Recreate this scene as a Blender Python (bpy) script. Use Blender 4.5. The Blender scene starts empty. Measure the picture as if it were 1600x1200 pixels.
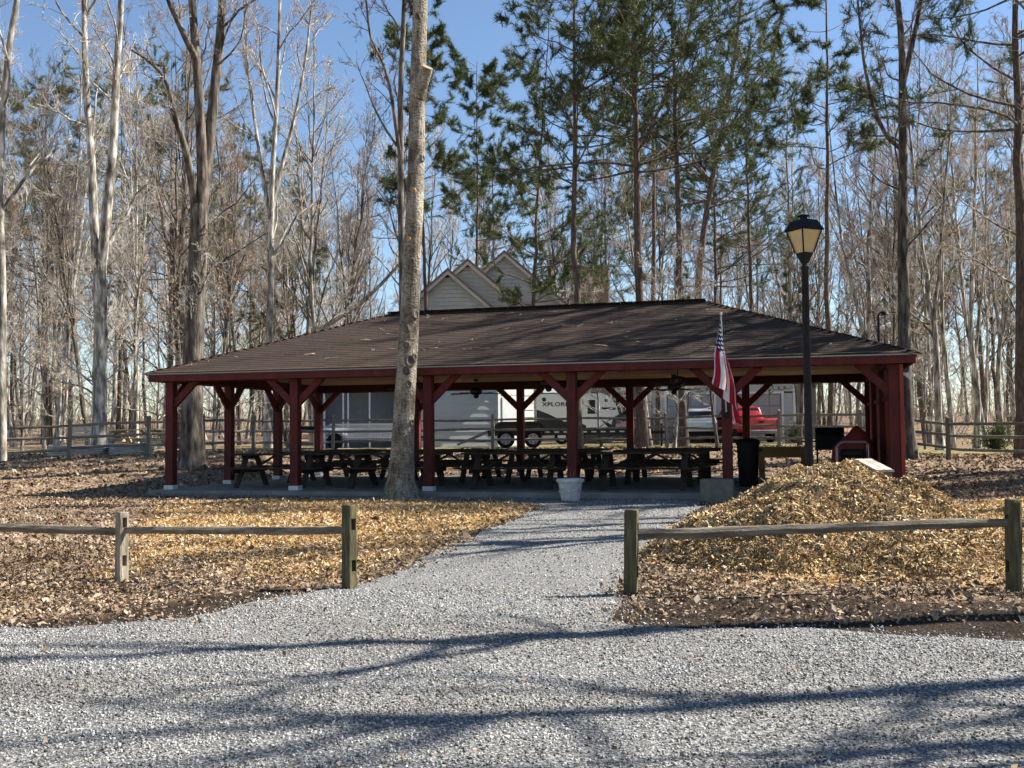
import bpy, bmesh, math, random
import numpy as np
from mathutils import Vector, Matrix, Euler

random.seed(7)
RNG = np.random.default_rng(11)
SC = bpy.context.scene
COL = SC.collection
PI = math.pi
R = math.radians

# ------------------------------------------------------------------ camera, sky, sun
F_PX, PITCH, ROLL, CAM_Z = 1650.0, 0.0453, 0.0098, 1.5
cam_d = bpy.data.cameras.new('camera')
cam_d.sensor_width = 36.0
cam_d.lens = 36.0 * F_PX / 1600.0
cam_d.clip_start = 0.05
cam_d.clip_end = 3000.0
cam = bpy.data.objects.new('camera', cam_d)
COL.objects.link(cam)
cam.matrix_world = Matrix.Translation((0, 0, CAM_Z)) @ Matrix.Rotation(PI / 2 + PITCH, 4, 'X') @ Matrix.Rotation(-ROLL, 4, 'Z')
SC.camera = cam

SUN_EL, SUN_AZ = R(44), R(12)          # azimuth measured from +X (right) towards +Y (away)
world = bpy.data.worlds.new('World')
SC.world = world
world.use_nodes = True
wn = world.node_tree
wn.nodes.clear()
sky = wn.nodes.new('ShaderNodeTexSky')
sky.sky_type = 'NISHITA'
sky.sun_disc = False
sky.sun_elevation = SUN_EL
sky.sun_rotation = PI / 2 - SUN_AZ
sky.altitude = 200
sky.air_density = 1.0
sky.dust_density = 0.0
sky.ozone_density = 3.0
bg = wn.nodes.new('ShaderNodeBackground')
bg.inputs['Strength'].default_value = 0.066
wo = wn.nodes.new('ShaderNodeOutputWorld')
wn.links.new(sky.outputs[0], bg.inputs[0])
wn.links.new(bg.outputs[0], wo.inputs[0])

sun_d = bpy.data.lights.new('sun', 'SUN')
sun_d.energy = 5.0
sun_d.angle = R(0.53)
sun_d.color = (1.0, 0.95, 0.87)
sun = bpy.data.objects.new('sun', sun_d)
COL.objects.link(sun)
_to = Vector((math.cos(SUN_EL) * math.cos(SUN_AZ), math.cos(SUN_EL) * math.sin(SUN_AZ), math.sin(SUN_EL)))
sun.rotation_euler = _to.to_track_quat('Z', 'Y').to_euler()
sun.location = _to * 60

SC.view_settings.view_transform = 'Standard'
SC.view_settings.look = 'None'
SC.view_settings.gamma = 1.0
SC.view_settings.use_curve_mapping = False
SC.view_settings.exposure = 1.38
SC.render.engine = 'CYCLES'
SC.cycles.use_adaptive_sampling = True
SC.cycles.adaptive_threshold = 0.03
SC.cycles.max_bounces = 3
SC.cycles.diffuse_bounces = 1
SC.cycles.glossy_bounces = 1
SC.cycles.transparent_max_bounces = 8

# ------------------------------------------------------------------ site geometry
YAW = 0.2666
CU, SU = math.cos(YAW), math.sin(YAW)
PX0, PY0 = -7.6254, 23.6205            # front-left post of the shelter
BAY, NB, DEPTH, SLAB_Z = 3.05, 5, 7.4797, 0.29
PW = BAY * NB

def pav(u, v, z=0.0):
    return Vector((PX0 + u * CU + v * SU, PY0 - u * SU + v * CU, SLAB_Z + z))

def sstep(t):
    t = np.clip(t, 0, 1)
    return t * t * (3 - 2 * t)

def terr(x, y):
    x = np.asarray(x, float); y = np.asarray(y, float)
    z = 0.011 * np.clip(y - 5, 0, 20)
    dx, dy = x - PX0, y - PY0
    u = dx * CU - dy * SU
    v = dx * SU + dy * CU
    wl = sstep((-u - 0.5) / 2.5)
    wr = sstep((u - 14.8) / 4.0)
    mid = 0.66 * sstep((v - 8.0) / 7.5)
    left = 0.68 * sstep((v + 0.2) / 10.5)
    right = 0.30 * sstep((v - 1.5) / 12.0)
    rise = mid * (1 - wl) * (1 - wr) + left * wl + right * wr
    far = 0.028 * np.clip(y - 64, 0, 150)
    bumps = 0.012 * np.sin(x * 1.7 + 0.6 * y) * np.sin(y * 1.3 - 0.4 * x) + 0.010 * np.sin(x * 4.1) * np.sin(y * 3.7 + x)
    inside = (u > -1) & (u < PW + 1) & (v > -1) & (v < DEPTH + 1)
    bumps = np.where(inside, 0, bumps) * np.clip((y - 1) / 6, 0.2, 1)
    return z + rise + far + bumps

def tz(x, y):
    return float(terr(x, y))

def ray(px, py):
    du, dv = px - 800.0, py - 600.0
    cr, sr = math.cos(ROLL), math.sin(ROLL)
    u = du * cr - dv * sr
    v = du * sr + dv * cr
    c, s = math.cos(PITCH), math.sin(PITCH)
    return Vector((u, F_PX * c + v * s, F_PX * s - v * c))

def at(px, py, Y):
    """world point seen at photo pixel (px,py) at distance Y"""
    d = ray(px, py)
    return Vector((0, 0, CAM_Z)) + d * (Y / d.y)

def gp(px, py):
    """where the view line of a photo pixel meets the ground"""
    Y = 3.0
    while Y < 200:
        p = at(px, py, Y)
        if p.z < tz(p.x, p.y):
            break
        Y += 0.05
    return p

def on_ground(px, Y, dz=0.0):
    p = at(px, 674, Y)
    return Vector((p.x, Y, tz(p.x, Y) + dz))

# ------------------------------------------------------------------ materials
MATS = {}

def _n(nt, t, **kw):
    n = nt.nodes.new(t)
    for k, v in kw.items():
        setattr(n, k, v)
    return n

def mat(name, c1, c2=None, rough=0.8, scale=8.0, stretch=(1, 1, 1), bump=0.0, bscale=None, detail=6.0,
        spec=0.3, metal=0.0, island=0.0, objvar=0.0, c3=None, emis=None, trans=0.0, coat=0.0, contrast=(0.3, 0.7)):
    if name in MATS:
        return MATS[name]
    m = bpy.data.materials.new(name)
    m.use_nodes = True
    nt = m.node_tree
    b = nt.nodes['Principled BSDF']
    L = nt.links.new
    b.inputs['Roughness'].default_value = rough
    b.inputs['Specular IOR Level'].default_value = spec
    b.inputs['Metallic'].default_value = metal
    b.inputs['Coat Weight'].default_value = coat
    if trans:
        b.inputs['Transmission Weight'].default_value = trans
    tc = _n(nt, 'ShaderNodeTexCoord')
    mp = _n(nt, 'ShaderNodeMapping')
    mp.inputs['Scale'].default_value = stretch
    L(tc.outputs['Object'], mp.inputs['Vector'])
    no = _n(nt, 'ShaderNodeTexNoise')
    no.inputs['Scale'].default_value = scale
    no.inputs['Detail'].default_value = detail
    L(mp.outputs[0], no.inputs['Vector'])
    out = None
    if c2 is not None:
        cr = _n(nt, 'ShaderNodeValToRGB')
        cr.color_ramp.elements[0].position = contrast[0]
        cr.color_ramp.elements[1].position = contrast[1]
        cr.color_ramp.elements[0].color = (*c1, 1)
        cr.color_ramp.elements[1].color = (*c2, 1)
        if c3 is not None:
            e = cr.color_ramp.elements.new((contrast[0] + contrast[1]) / 2)
            e.color = (*c3, 1)
        L(no.outputs['Fac'], cr.inputs['Fac'])
        out = cr.outputs['Color']
    else:
        b.inputs['Base Color'].default_value = (*c1, 1)
    for amt, src in ((island, 'g'), (objvar, 'o')):
        if not amt:
            continue
        if src == 'g':
            g = _n(nt, 'ShaderNodeNewGeometry'); rnd = g.outputs['Random Per Island']
        else:
            g = _n(nt, 'ShaderNodeObjectInfo'); rnd = g.outputs['Random']
        mr = _n(nt, 'ShaderNodeMapRange')
        mr.inputs['To Min'].default_value = 1 - amt
        mr.inputs['To Max'].default_value = 1 + amt
        L(rnd, mr.inputs['Value'])
        hs = _n(nt, 'ShaderNodeHueSaturation')
        if out is not None:
            L(out, hs.inputs['Color'])
        else:
            hs.inputs['Color'].default_value = (*c1, 1)
        L(mr.outputs[0], hs.inputs['Value'])
        out = hs.outputs['Color']
    if out is not None:
        L(out, b.inputs['Base Color'])
    if bump:
        n2 = no
        if bscale:
            n2 = _n(nt, 'ShaderNodeTexNoise')
            n2.inputs['Scale'].default_value = bscale
            n2.inputs['Detail'].default_value = 8
            L(mp.outputs[0], n2.inputs['Vector'])
        bp = _n(nt, 'ShaderNodeBump')
        bp.inputs['Strength'].default_value = min(1.0, bump)
        bp.inputs['Distance'].default_value = 0.02 * max(1, bump)
        L(n2.outputs['Fac'], bp.inputs['Height'])
        L(bp.outputs[0], b.inputs['Normal'])
    if emis:
        b.inputs['Emission Color'].default_value = (*c1, 1)
        b.inputs['Emission Strength'].default_value = emis
    MATS[name] = m
    return m

def mat_islands(name, cols, rough=0.85, spec=0.25, noise=0.25, transl=0.0, lf=0.0, lfs=0.6):
    """every loose piece of a mesh gets its own colour out of a list"""
    if name in MATS:
        return MATS[name]
    m = bpy.data.materials.new(name)
    m.use_nodes = True
    nt = m.node_tree
    b = nt.nodes['Principled BSDF']
    b.inputs['Roughness'].default_value = rough
    b.inputs['Specular IOR Level'].default_value = spec
    g = _n(nt, 'ShaderNodeNewGeometry')
    cr = _n(nt, 'ShaderNodeValToRGB')
    el = cr.color_ramp.elements
    while len(el) < len(cols):
        el.new(0.5)
    for i, c in enumerate(cols):
        el[i].position = i / (len(cols) - 1)
        el[i].color = (*c, 1)
    nt.links.new(g.outputs['Random Per Island'], cr.inputs['Fac'])
    tc = _n(nt, 'ShaderNodeTexCoord')
    no = _n(nt, 'ShaderNodeTexNoise')
    no.inputs['Scale'].default_value = 40
    nt.links.new(tc.outputs['Object'], no.inputs['Vector'])
    mr = _n(nt, 'ShaderNodeMapRange')
    mr.inputs['From Min'].default_value = 0.3; mr.inputs['From Max'].default_value = 0.7
    mr.inputs['To Min'].default_value = 1 - noise; mr.inputs['To Max'].default_value = 1 + noise
    nt.links.new(no.outputs['Fac'], mr.inputs['Value'])
    hs = _n(nt, 'ShaderNodeHueSaturation')
    nt.links.new(cr.outputs[0], hs.inputs['Color'])
    nt.links.new(mr.outputs[0], hs.inputs['Value'])
    if lf:
        n2 = _n(nt, 'ShaderNodeTexNoise'); n2.inputs['Scale'].default_value = lfs; n2.inputs['Detail'].default_value = 5
        mp2 = _n(nt, 'ShaderNodeMapping'); mp2.inputs['Scale'].default_value = (.5, 1.2, 1)
        nt.links.new(tc.outputs['Object'], mp2.inputs[0]); nt.links.new(mp2.outputs[0], n2.inputs['Vector'])
        cr2 = _n(nt, 'ShaderNodeValToRGB')
        cr2.color_ramp.elements[0].position = .36; cr2.color_ramp.elements[1].position = .58
        cr2.color_ramp.elements[0].color = (1 - lf, (1 - lf) * .93, (1 - lf) * .84, 1); cr2.color_ramp.elements[1].color = (1, 1, 1, 1)
        nt.links.new(n2.outputs['Fac'], cr2.inputs['Fac'])
        mm = _n(nt, 'ShaderNodeMix', data_type='RGBA', blend_type='MULTIPLY'); mm.inputs['Factor'].default_value = 1
        nt.links.new(hs.outputs[0], mm.inputs['A']); nt.links.new(cr2.outputs[0], mm.inputs['B'])
        nt.links.new(mm.outputs['Result'], b.inputs['Base Color'])
    else:
        nt.links.new(hs.outputs[0], b.inputs['Base Color'])
    if transl:
        tr = _n(nt, 'ShaderNodeBsdfTranslucent')
        nt.links.new(hs.outputs[0], tr.inputs['Color'])
        mx = _n(nt, 'ShaderNodeMixShader')
        mx.inputs[0].default_value = transl
        out = nt.nodes['Material Output']
        nt.links.new(b.outputs[0], mx.inputs[1]); nt.links.new(tr.outputs[0], mx.inputs[2])
        nt.links.new(mx.outputs[0], out.inputs['Surface'])
    MATS[name] = m
    return m

# ------------------------------------------------------------------ mesh helpers
def tag(o, label=None, cat=None, group=None, kind=None):
    if label: o['label'] = label
    if cat: o['category'] = cat
    if group: o['group'] = group
    if kind: o['kind'] = kind
    return o

def empty(name, loc=(0, 0, 0), rz=0.0, label=None, cat=None, group=None):
    o = bpy.data.objects.new(name, None)
    o.empty_display_size = 0.2
    o.location = loc
    o.rotation_euler = (0, 0, rz)
    COL.objects.link(o)
    return tag(o, label, cat, group)

def link_mesh(name, me, parent=None, loc=None, rot=None):
    o = bpy.data.objects.new(name, me)
    COL.objects.link(o)
    if parent is not None: o.parent = parent
    if loc is not None: o.location = loc
    if rot is not None: o.rotation_euler = rot
    return o

def np_mesh(name, V, Fs, m, smooth=False):
    """fast mesh: V (n,3); Fs list of integer arrays (k,3) or (k,4)"""
    me = bpy.data.meshes.new(name)
    V = np.asarray(V, np.float32)
    Fs = [np.asarray(f, np.int32) for f in Fs if len(f)]
    me.vertices.add(len(V))
    me.vertices.foreach_set('co', V.ravel())
    loops = np.concatenate([f.ravel() for f in Fs])
    tot = np.concatenate([np.full(len(f), f.shape[1], np.int32) for f in Fs])
    st = np.concatenate([[0], np.cumsum(tot)[:-1]]).astype(np.int32)
    me.loops.add(len(loops))
    me.loops.foreach_set('vertex_index', loops)
    me.polygons.add(len(tot))
    me.polygons.foreach_set('loop_start', st)
    me.polygons.foreach_set('loop_total', tot)
    if smooth:
        me.polygons.foreach_set('use_smooth', np.ones(len(tot), bool))
    me.update(calc_edges=True)
    me.materials.append(m)
    return me

def frame(d, up=Vector((0, 0, 1))):
    d = d.normalized()
    if abs(d.dot(up)) > 0.98: up = Vector((0, 1, 0))
    s = d.cross(up).normalized()
    return d, s, s.cross(d).normalized()

class MB:
    def __init__(self):
        self.v = []; self.f = []
    def add(self, vs, fs):
        o = len(self.v)
        self.v += [tuple(p) for p in vs]
        self.f += [tuple(i + o for i in f) for f in fs]
        return self
    def hexa(self, p):
        return self.add(p, [(0, 3, 2, 1), (4, 5, 6, 7), (0, 1, 5, 4), (1, 2, 6, 5), (2, 3, 7, 6), (3, 0, 4, 7)])
    def box(self, c, s, rz=0.0):
        x, y, z = s[0] / 2, s[1] / 2, s[2] / 2
        M = Matrix.Rotation(rz, 3, 'Z')
        P = [(-x, -y, -z), (x, -y, -z), (x, y, -z), (-x, y, -z), (-x, -y, z), (x, -y, z), (x, y, z), (-x, y, z)]
        return self.hexa([M @ Vector(q) + Vector(c) for q in P])
    def bar(self, a, b, w, h, up=(0, 0, 1), w2=None, h2=None):
        a, b = Vector(a), Vector(b)
        d, s, t = frame(b - a, Vector(up))
        w2 = w if w2 is None else w2; h2 = h if h2 is None else h2
        P = []
        for p, ww, hh in ((a, w, h), (b, w2, h2)):
            P += [p - s * ww / 2 - t * hh / 2, p + s * ww / 2 - t * hh / 2, p + s * ww / 2 + t * hh / 2, p - s * ww / 2 + t * hh / 2]
        return self.hexa(P)
    def tube(self, pts, r, n=8, cap=True):
        pts = [Vector(p) for p in pts]
        rs = r if isinstance(r, (list, tuple)) else [r] * len(pts)
        vs, fs = [], []
        for i, p in enumerate(pts):
            d = pts[min(i + 1, len(pts) - 1)] - pts[max(i - 1, 0)]
            d, s, t = frame(d)
            for k in range(n):
                a = 2 * PI * k / n
                vs.append(p + (s * math.cos(a) + t * math.sin(a)) * rs[i])
        for i in range(len(pts) - 1):
            for k in range(n):
                fs.append((i * n + k, i * n + (k + 1) % n, (i + 1) * n + (k + 1) % n, (i + 1) * n + k))
        if cap:
            fs.append(tuple(range(n))[::-1]); fs.append(tuple((len(pts) - 1) * n + k for k in range(n)))
        return self.add(vs, fs)
    def lathe(self, prof, c=(0, 0, 0), n=24, ax='Z'):
        vs, fs = [], []
        for (r, z) in prof:
            for k in range(n):
                a = 2 * PI * k / n
                if ax == 'Z': q = (c[0] + r * math.cos(a), c[1] + r * math.sin(a), c[2] + z)
                elif ax == 'X': q = (c[0] + z, c[1] + r * math.cos(a), c[2] + r * math.sin(a))
                else: q = (c[0] + r * math.sin(a), c[1] + z, c[2] + r * math.cos(a))
                vs.append(q)
        for i in range(len(prof) - 1):
            for k in range(n):
                fs.append((i * n + k, i * n + (k + 1) % n, (i + 1) * n + (k + 1) % n, (i + 1) * n + k))
        fs.append(tuple(range(n))[::-1]); fs.append(tuple((len(prof) - 1) * n + k for k in range(n)))
        return self.add(vs, fs)
    def prism(self, poly, a, b):
        """poly: list of points at offset a (Vector) extruded by vector b"""
        n = len(poly)
        a, b = Vector(a), Vector(b)
        vs = [Vector(p) + a for p in poly] + [Vector(p) + a + b for p in poly]
        fs = [tuple(range(n))[::-1], tuple(range(n, 2 * n))] + [(i, (i + 1) % n, n + (i + 1) % n, n + i) for i in range(n)]
        return self.add(vs, fs)
    def mesh(self, name, m, smooth=False, bevel=0.0, seg=1):
        me = bpy.data.meshes.new(name)
        me.from_pydata([tuple(p) for p in self.v], [], self.f)
        bm = bmesh.new(); bm.from_mesh(me)
        bmesh.ops.recalc_face_normals(bm, faces=bm.faces)
        if bevel:
            es = [e for e in bm.edges if len(e.link_faces) == 2 and e.calc_face_angle(0) > 0.5]
            bmesh.ops.bevel(bm, geom=es, offset=bevel, segments=seg, profile=0.5, affect='EDGES', clamp_overlap=True)
        bm.to_mesh(me); bm.free()
        if smooth:
            me.polygons.foreach_set('use_smooth', [True] * len(me.polygons))
            try: me.set_sharp_from_angle(angle=R(40))
            except Exception: pass
        me.materials.append(m)
        return me
    def build(self, name, m, parent=None, smooth=False, bevel=0.0, seg=1, loc=None, rot=None):
        return link_mesh(name, self.mesh(name, m, smooth, bevel, seg), parent, loc, rot)

def kids(o):
    return [c for c in bpy.data.objects if c.parent == o]

def copy_tree(o, parent=None):
    c = o.copy(); COL.objects.link(c)
    if parent is not None: c.parent = parent
    for k in KIDS.get(o.name, None) or kids(o):
        copy_tree(k, c)
    return c
KIDS = {}

def inpoly(x, y, poly):
    x = np.asarray(x); y = np.asarray(y)
    r = np.zeros(x.shape, bool)
    n = len(poly)
    for i in range(n):
        x1, y1 = poly[i]; x2, y2 = poly[(i + 1) % n]
        if y1 == y2: continue
        c = ((y1 > y) != (y2 > y)) & (x < (x2 - x1) * (y - y1) / (y2 - y1) + x1)
        r ^= c
    return r

def polydist(x, y, poly):
    """signed distance, positive inside"""
    x = np.asarray(x, float); y = np.asarray(y, float)
    d = np.full(x.shape, 1e9)
    n = len(poly)
    for i in range(n):
        ax, ay = poly[i]; bx, by = poly[(i + 1) % n]
        ex, ey = bx - ax, by - ay
        t = np.clip(((x - ax) * ex + (y - ay) * ey) / (ex * ex + ey * ey + 1e-12), 0, 1)
        d = np.minimum(d, np.hypot(x - ax - t * ex, y - ay - t * ey))
    return np.where(inpoly(x, y, poly), d, -d)

def wob(x, y, f=1.0, s=0.0):
    return (np.sin(x * 1.9 * f + s) * np.cos(y * 2.3 * f - s) + 0.6 * np.sin(x * 4.7 * f - y * 3.9 * f + 2 * s) + 0.4 * np.sin(x * 9.1 * f + y * 8.3 * f + s)) / 2.0

# ------------------------------------------------------------------ ground
def spread(lo, hi, step, far_lo, far_hi, k=1.22):
    a = list(np.arange(lo, hi + 1e-6, step))
    s, x = step, a[-1]
    while x < far_hi:
        s *= k; x += s; a.append(x)
    s, x = step, lo
    pre = []
    while x > far_lo:
        s *= k; x -= s; pre.append(x)
    return np.array(pre[::-1] + a)

def poly_px(pts):
    return [(p.x, p.y) for p in (gp(*q) for q in pts)]

left_edge = poly_px([(-250, 1000), (0, 985), (130, 982), (250, 973), (340, 962), (430, 938), (500, 925), (560, 914), (610, 898), (650, 880), (690, 860), (720, 846), (770, 826), (815, 808), (850, 793)])
right_edge = poly_px([(1108, 783), (1085, 800), (1050, 830), (1010, 868), (985, 900), (965, 935), (950, 958), (985, 978), (1060, 985), (1200, 984), (1320, 990), (1450, 997), (1600, 1004), (1850, 1010)])
pA, pB = pav(7.2, -0.2), pav(12.6, -0.2)
GRAVEL = left_edge + [(pA.x, pA.y), (pB.x, pB.y)] + right_edge + [(14, 5.0), (14, -9), (-14, -9), (-12, 6.0)]
APRON = [tuple(pav(u, v)[:2]) for u, v in ((-0.1, -0.25), (9, -0.25), (9, -1.0), (0.0, -1.05))]

def gravel_sd(x, y):
    return np.maximum(polydist(x, y, GRAVEL), polydist(x, y, APRON)) + 0.10 * wob(x, y, 1.2)

gx = spread(-16, 16, 0.2, -420, 420)
gy = spread(3, 42, 0.2, -60, 700)
GX, GY = np.meshgrid(gx, gy)
GZ = terr(GX, GY)
nx, ny = len(gx), len(gy)
idx = np.arange(nx * ny).reshape(ny, nx)
quads = np.stack([idx[:-1, :-1], idx[:-1, 1:], idx[1:, 1:], idx[1:, :-1]], -1).reshape(-1, 4)

def uv_of(x, y):
    dx, dy = x - PX0, y - PY0
    return dx * CU - dy * SU, dx * SU + dy * CU

GU, GV = uv_of(GX, GY)
gsd = np.full(GX.shape, -5.0)
nearm = (np.abs(GX) < 16) & (GY < 26)
gsd[nearm] = gravel_sd(GX[nearm], GY[nearm])
MULCH_L = poly_px([(150, 905), (190, 835), (240, 800), (262, 783), (600, 780), (860, 784), (800, 812), (700, 850), (640, 880), (560, 905), (430, 915), (300, 880)])
MULCH_R = [(2.0, 9.9), (5.6, 9.9), (6.6, 11.5), (9, 13.5), (10.5, 16), (9.5, 20), (7.8, 19), (6.5, 15.0), (1.6, 14.0), (1.5, 12)]
DIRT_R = poly_px([(940, 950), (1000, 934), (1200, 930), (1400, 935), (1600, 938), (1800, 940), (1850, 1015), (1600, 1010), (1300, 995), (1000, 992)])
DIRT_L = poly_px([(-200, 975), (0, 972), (150, 962), (330, 930), (430, 915), (520, 918), (430, 945), (250, 980), (0, 992), (-200, 1005)])

def mulch_w(x, y):
    return sstep((np.maximum(polydist(x, y, MULCH_L), polydist(x, y, MULCH_R)) + 0.35 * wob(x, y, 0.8, 1.0)) / 0.7 + 0.4)

def dirt_w(x, y):
    return sstep((np.maximum(polydist(x, y, DIRT_R), polydist(x, y, DIRT_L)) + 0.15 * wob(x, y, 1.3, 2.0)) / 0.25 + 0.45)

mul = np.zeros(GX.shape); dirt = np.zeros(GX.shape)
mul[nearm] = mulch_w(GX[nearm], GY[nearm])
dirt[nearm] = np.maximum(dirt_w(GX[nearm], GY[nearm]), sstep((gsd[nearm] + 0.3) / 0.35))
grass = sstep((GV - 16.5 + 1.2 * wob(GX, GY, 0.22, 3.0)) / 3.0) * sstep((58 - GY + 6 * wob(GX, GY, 0.1, 1.0)) / 8) * (0.75 + 0.25 * wob(GX, GY, 0.3, 0.5))
grass *= 1 - 0.95 * sstep((-GU - 4) / 5) * sstep((30 - GY) / 4)

ground_m = bpy.data.materials.new('leaf_littered_ground')
ground_m.use_nodes = True
nt = ground_m.node_tree
b = nt.nodes['Principled BSDF']
b.inputs['Roughness'].default_value = 0.95
b.inputs['Specular IOR Level'].default_value = 0.1
L = nt.links.new
tc = _n(nt, 'ShaderNodeTexCoord')
vo = _n(nt, 'ShaderNodeTexVoronoi')
vo.inputs['Scale'].default_value = 24
vo.inputs['Randomness'].default_value = 1
nw = _n(nt, 'ShaderNodeTexNoise'); nw.inputs['Scale'].default_value = 9; nw.inputs['Detail'].default_value = 4
vm = _n(nt, 'ShaderNodeVectorMath', operation='MULTIPLY_ADD')
vm.inputs[1].default_value = (0.08, 0.08, 0.08)
L(nw.outputs['Color'], vm.inputs[0]); L(tc.outputs['Object'], vm.inputs[2]); L(vm.outputs[0], vo.inputs['Vector'])
L(tc.outputs['Object'], nw.inputs['Vector'])
sep = _n(nt, 'ShaderNodeSeparateColor'); L(vo.outputs['Color'], sep.inputs[0])

def ramp(cols, fac, pos=None):
    cr = _n(nt, 'ShaderNodeValToRGB')
    el = cr.color_ramp.elements
    while len(el) < len(cols): el.new(0.5)
    for i, c in enumerate(cols):
        el[i].position = pos[i] if pos else i / (len(cols) - 1)
        el[i].color = (*c, 1)
    L(fac, cr.inputs['Fac'])
    return cr.outputs['Color']

def attr(nm):
    a = _n(nt, 'ShaderNodeAttribute'); a.attribute_name = nm
    return a.outputs['Fac']

def mixc(f, a, bb):
    m = _n(nt, 'ShaderNodeMix', data_type='RGBA')
    L(f, m.inputs['Factor']); L(a, m.inputs['A']); L(bb, m.inputs['B'])
    return m.outputs['Result']

litter = ramp([(0.055, 0.035, 0.022), (0.15, 0.095, 0.058), (0.30, 0.205, 0.13), (0.40, 0.295, 0.20), (0.10, 0.063, 0.04)], sep.outputs[0])
mulc = ramp([(0.14, 0.075, 0.022), (0.34, 0.19, 0.06), (0.50, 0.31, 0.11), (0.22, 0.12, 0.04)], sep.outputs[1])
nf = _n(nt, 'ShaderNodeTexNoise'); nf.inputs['Scale'].default_value = 60; nf.inputs['Detail'].default_value = 5
L(tc.outputs['Object'], nf.inputs['Vector'])
dirtc = ramp([(0.014, 0.0095, 0.0065), (0.034, 0.023, 0.015), (0.075, 0.052, 0.035)], nf.outputs['Fac'], [0.3, 0.5, 0.72])
ng = _n(nt, 'ShaderNodeTexNoise'); ng.inputs['Scale'].default_value = 2.2; ng.inputs['Detail'].default_value = 8
L(tc.outputs['Object'], ng.inputs['Vector'])
grassc = ramp([(0.10, 0.10, 0.035), (0.22, 0.19, 0.08), (0.30, 0.26, 0.12)], ng.outputs['Fac'], [0.3, 0.5, 0.7])
c = mixc(attr('mulch'), litter, mulc)
c = mixc(attr('grass'), c, grassc)
c = mixc(attr('dirt'), c, dirtc)
L(c, b.inputs['Base Color'])
bp = _n(nt, 'ShaderNodeBump'); bp.inputs['Strength'].default_value = 0.8; bp.inputs['Distance'].default_value = 0.03
ad = _n(nt, 'ShaderNodeMath', operation='ADD'); L(vo.outputs['Distance'], ad.inputs[0]); L(nf.outputs['Fac'], ad.inputs[1])
L(ad.outputs[0], bp.inputs['Height']); L(bp.outputs[0], b.inputs['Normal'])

me = np_mesh('ground', np.stack([GX, GY, GZ], -1).reshape(-1, 3), [quads], ground_m, True)
for nm, arr in (('mulch', mul), ('dirt', dirt), ('grass', grass)):
    a = me.attributes.new(nm, 'FLOAT', 'POINT')
    a.data.foreach_set('value', arr.ravel().astype(np.float32))
tag(link_mesh('ground', me), kind='structure')

# gravel drive: one thin sheet of grit on the ground, loose stones on top
sx = np.arange(-14, 14.01, 0.15); sy = np.arange(-9, 24.5, 0.15)
SX, SY = np.meshgrid(sx, sy)
SD = gravel_sd(SX, SY)
sid = np.arange(SX.size).reshape(SX.shape)
qs = np.stack([sid[:-1, :-1], sid[:-1, 1:], sid[1:, 1:], sid[1:, :-1]], -1).reshape(-1, 4)
keep = (SD.ravel()[qs].max(1) > 0.0) & (SD.ravel()[qs].min(1) > -0.21)
_gy, _gx = np.gradient(SD, 0.15)
_gl = np.maximum(np.hypot(_gx, _gy), 0.3)
_push = np.where(SD < 0, -SD, 0) / _gl
SX = SX + _push * _gx / _gl; SY = SY + _push * _gy / _gl
qs = qs[keep]
used = np.unique(qs); remap = -np.ones(SX.size, int); remap[used] = np.arange(len(used))
grit_m = mat('grey_grit', (0.05, 0.049, 0.047), (0.40, 0.39, 0.37), 0.95, 55, bump=1.0, detail=9, c3=(0.14, 0.136, 0.13), contrast=(0.36, 0.66))
SZ = terr(SX, SY) + 0.012 + 0.05 * np.clip(SD - 0.25, 0, 0.2)*0
V = np.stack([SX, SY, SZ], -1).reshape(-1, 3)[used]
tag(link_mesh('gravel_drive', np_mesh('gravel_drive', V, [remap[qs]], grit_m, True)), kind='structure')

def rand_rot(n, flat=0.0):
    q = RNG.normal(size=(n, 4)); q[:, 1:3] *= (1 - flat)
    q /= np.linalg.norm(q, axis=1, keepdims=True)
    w, x, y, z = q.T
    return np.stack([np.stack([1 - 2 * (y * y + z * z), 2 * (x * y - z * w), 2 * (x * z + y * w)], -1),
                     np.stack([2 * (x * y + z * w), 1 - 2 * (x * x + z * z), 2 * (y * z - x * w)], -1),
                     np.stack([2 * (x * z - y * w), 2 * (y * z + x * w), 1 - 2 * (x * x + y * y)], -1)], 1)

def scatter(base_v, base_f, pos, scl, rot, jitter=0.0):
    n = len(pos); k = len(base_v)
    v = base_v[None] * scl[:, None, :]
    if jitter:
        v = v * (1 + jitter * RNG.uniform(-1, 1, (n, k, 1)))
    v = np.einsum('nij,nkj->nki', rot, v) + pos[:, None, :]
    f = base_f[None] + (np.arange(n) * k)[:, None, None]
    return v.reshape(-1, 3), f.reshape(-1, base_f.shape[1])

t_ = (1 + 5 ** 0.5) / 2
ICO_V = np.array([(-1, t_, 0), (1, t_, 0), (-1, -t_, 0), (1, -t_, 0), (0, -1, t_), (0, 1, t_), (0, -1, -t_), (0, 1, -t_), (t_, 0, -1), (t_, 0, 1), (-t_, 0, -1), (-t_, 0, 1)]) / 1.9
ICO_F = np.array([(0, 11, 5), (0, 5, 1), (0, 1, 7), (0, 7, 10), (0, 10, 11), (1, 5, 9), (5, 11, 4), (11, 10, 2), (10, 7, 6), (7, 1, 8), (3, 9, 4), (3, 4, 2), (3, 2, 6), (3, 6, 8), (3, 8, 9), (4, 9, 5), (2, 4, 11), (6, 2, 10), (8, 6, 7), (9, 8, 1)])
OCT_V = np.array([(1, 0, 0), (-1, 0, 0), (0, 1, 0), (0, -1, 0), (0, 0, 1), (0, 0, -1)], float)
OCT_F = np.array([(0, 2, 4), (2, 1, 4), (1, 3, 4), (3, 0, 4), (2, 0, 5), (1, 2, 5), (3, 1, 5), (0, 3, 5)])

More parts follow.
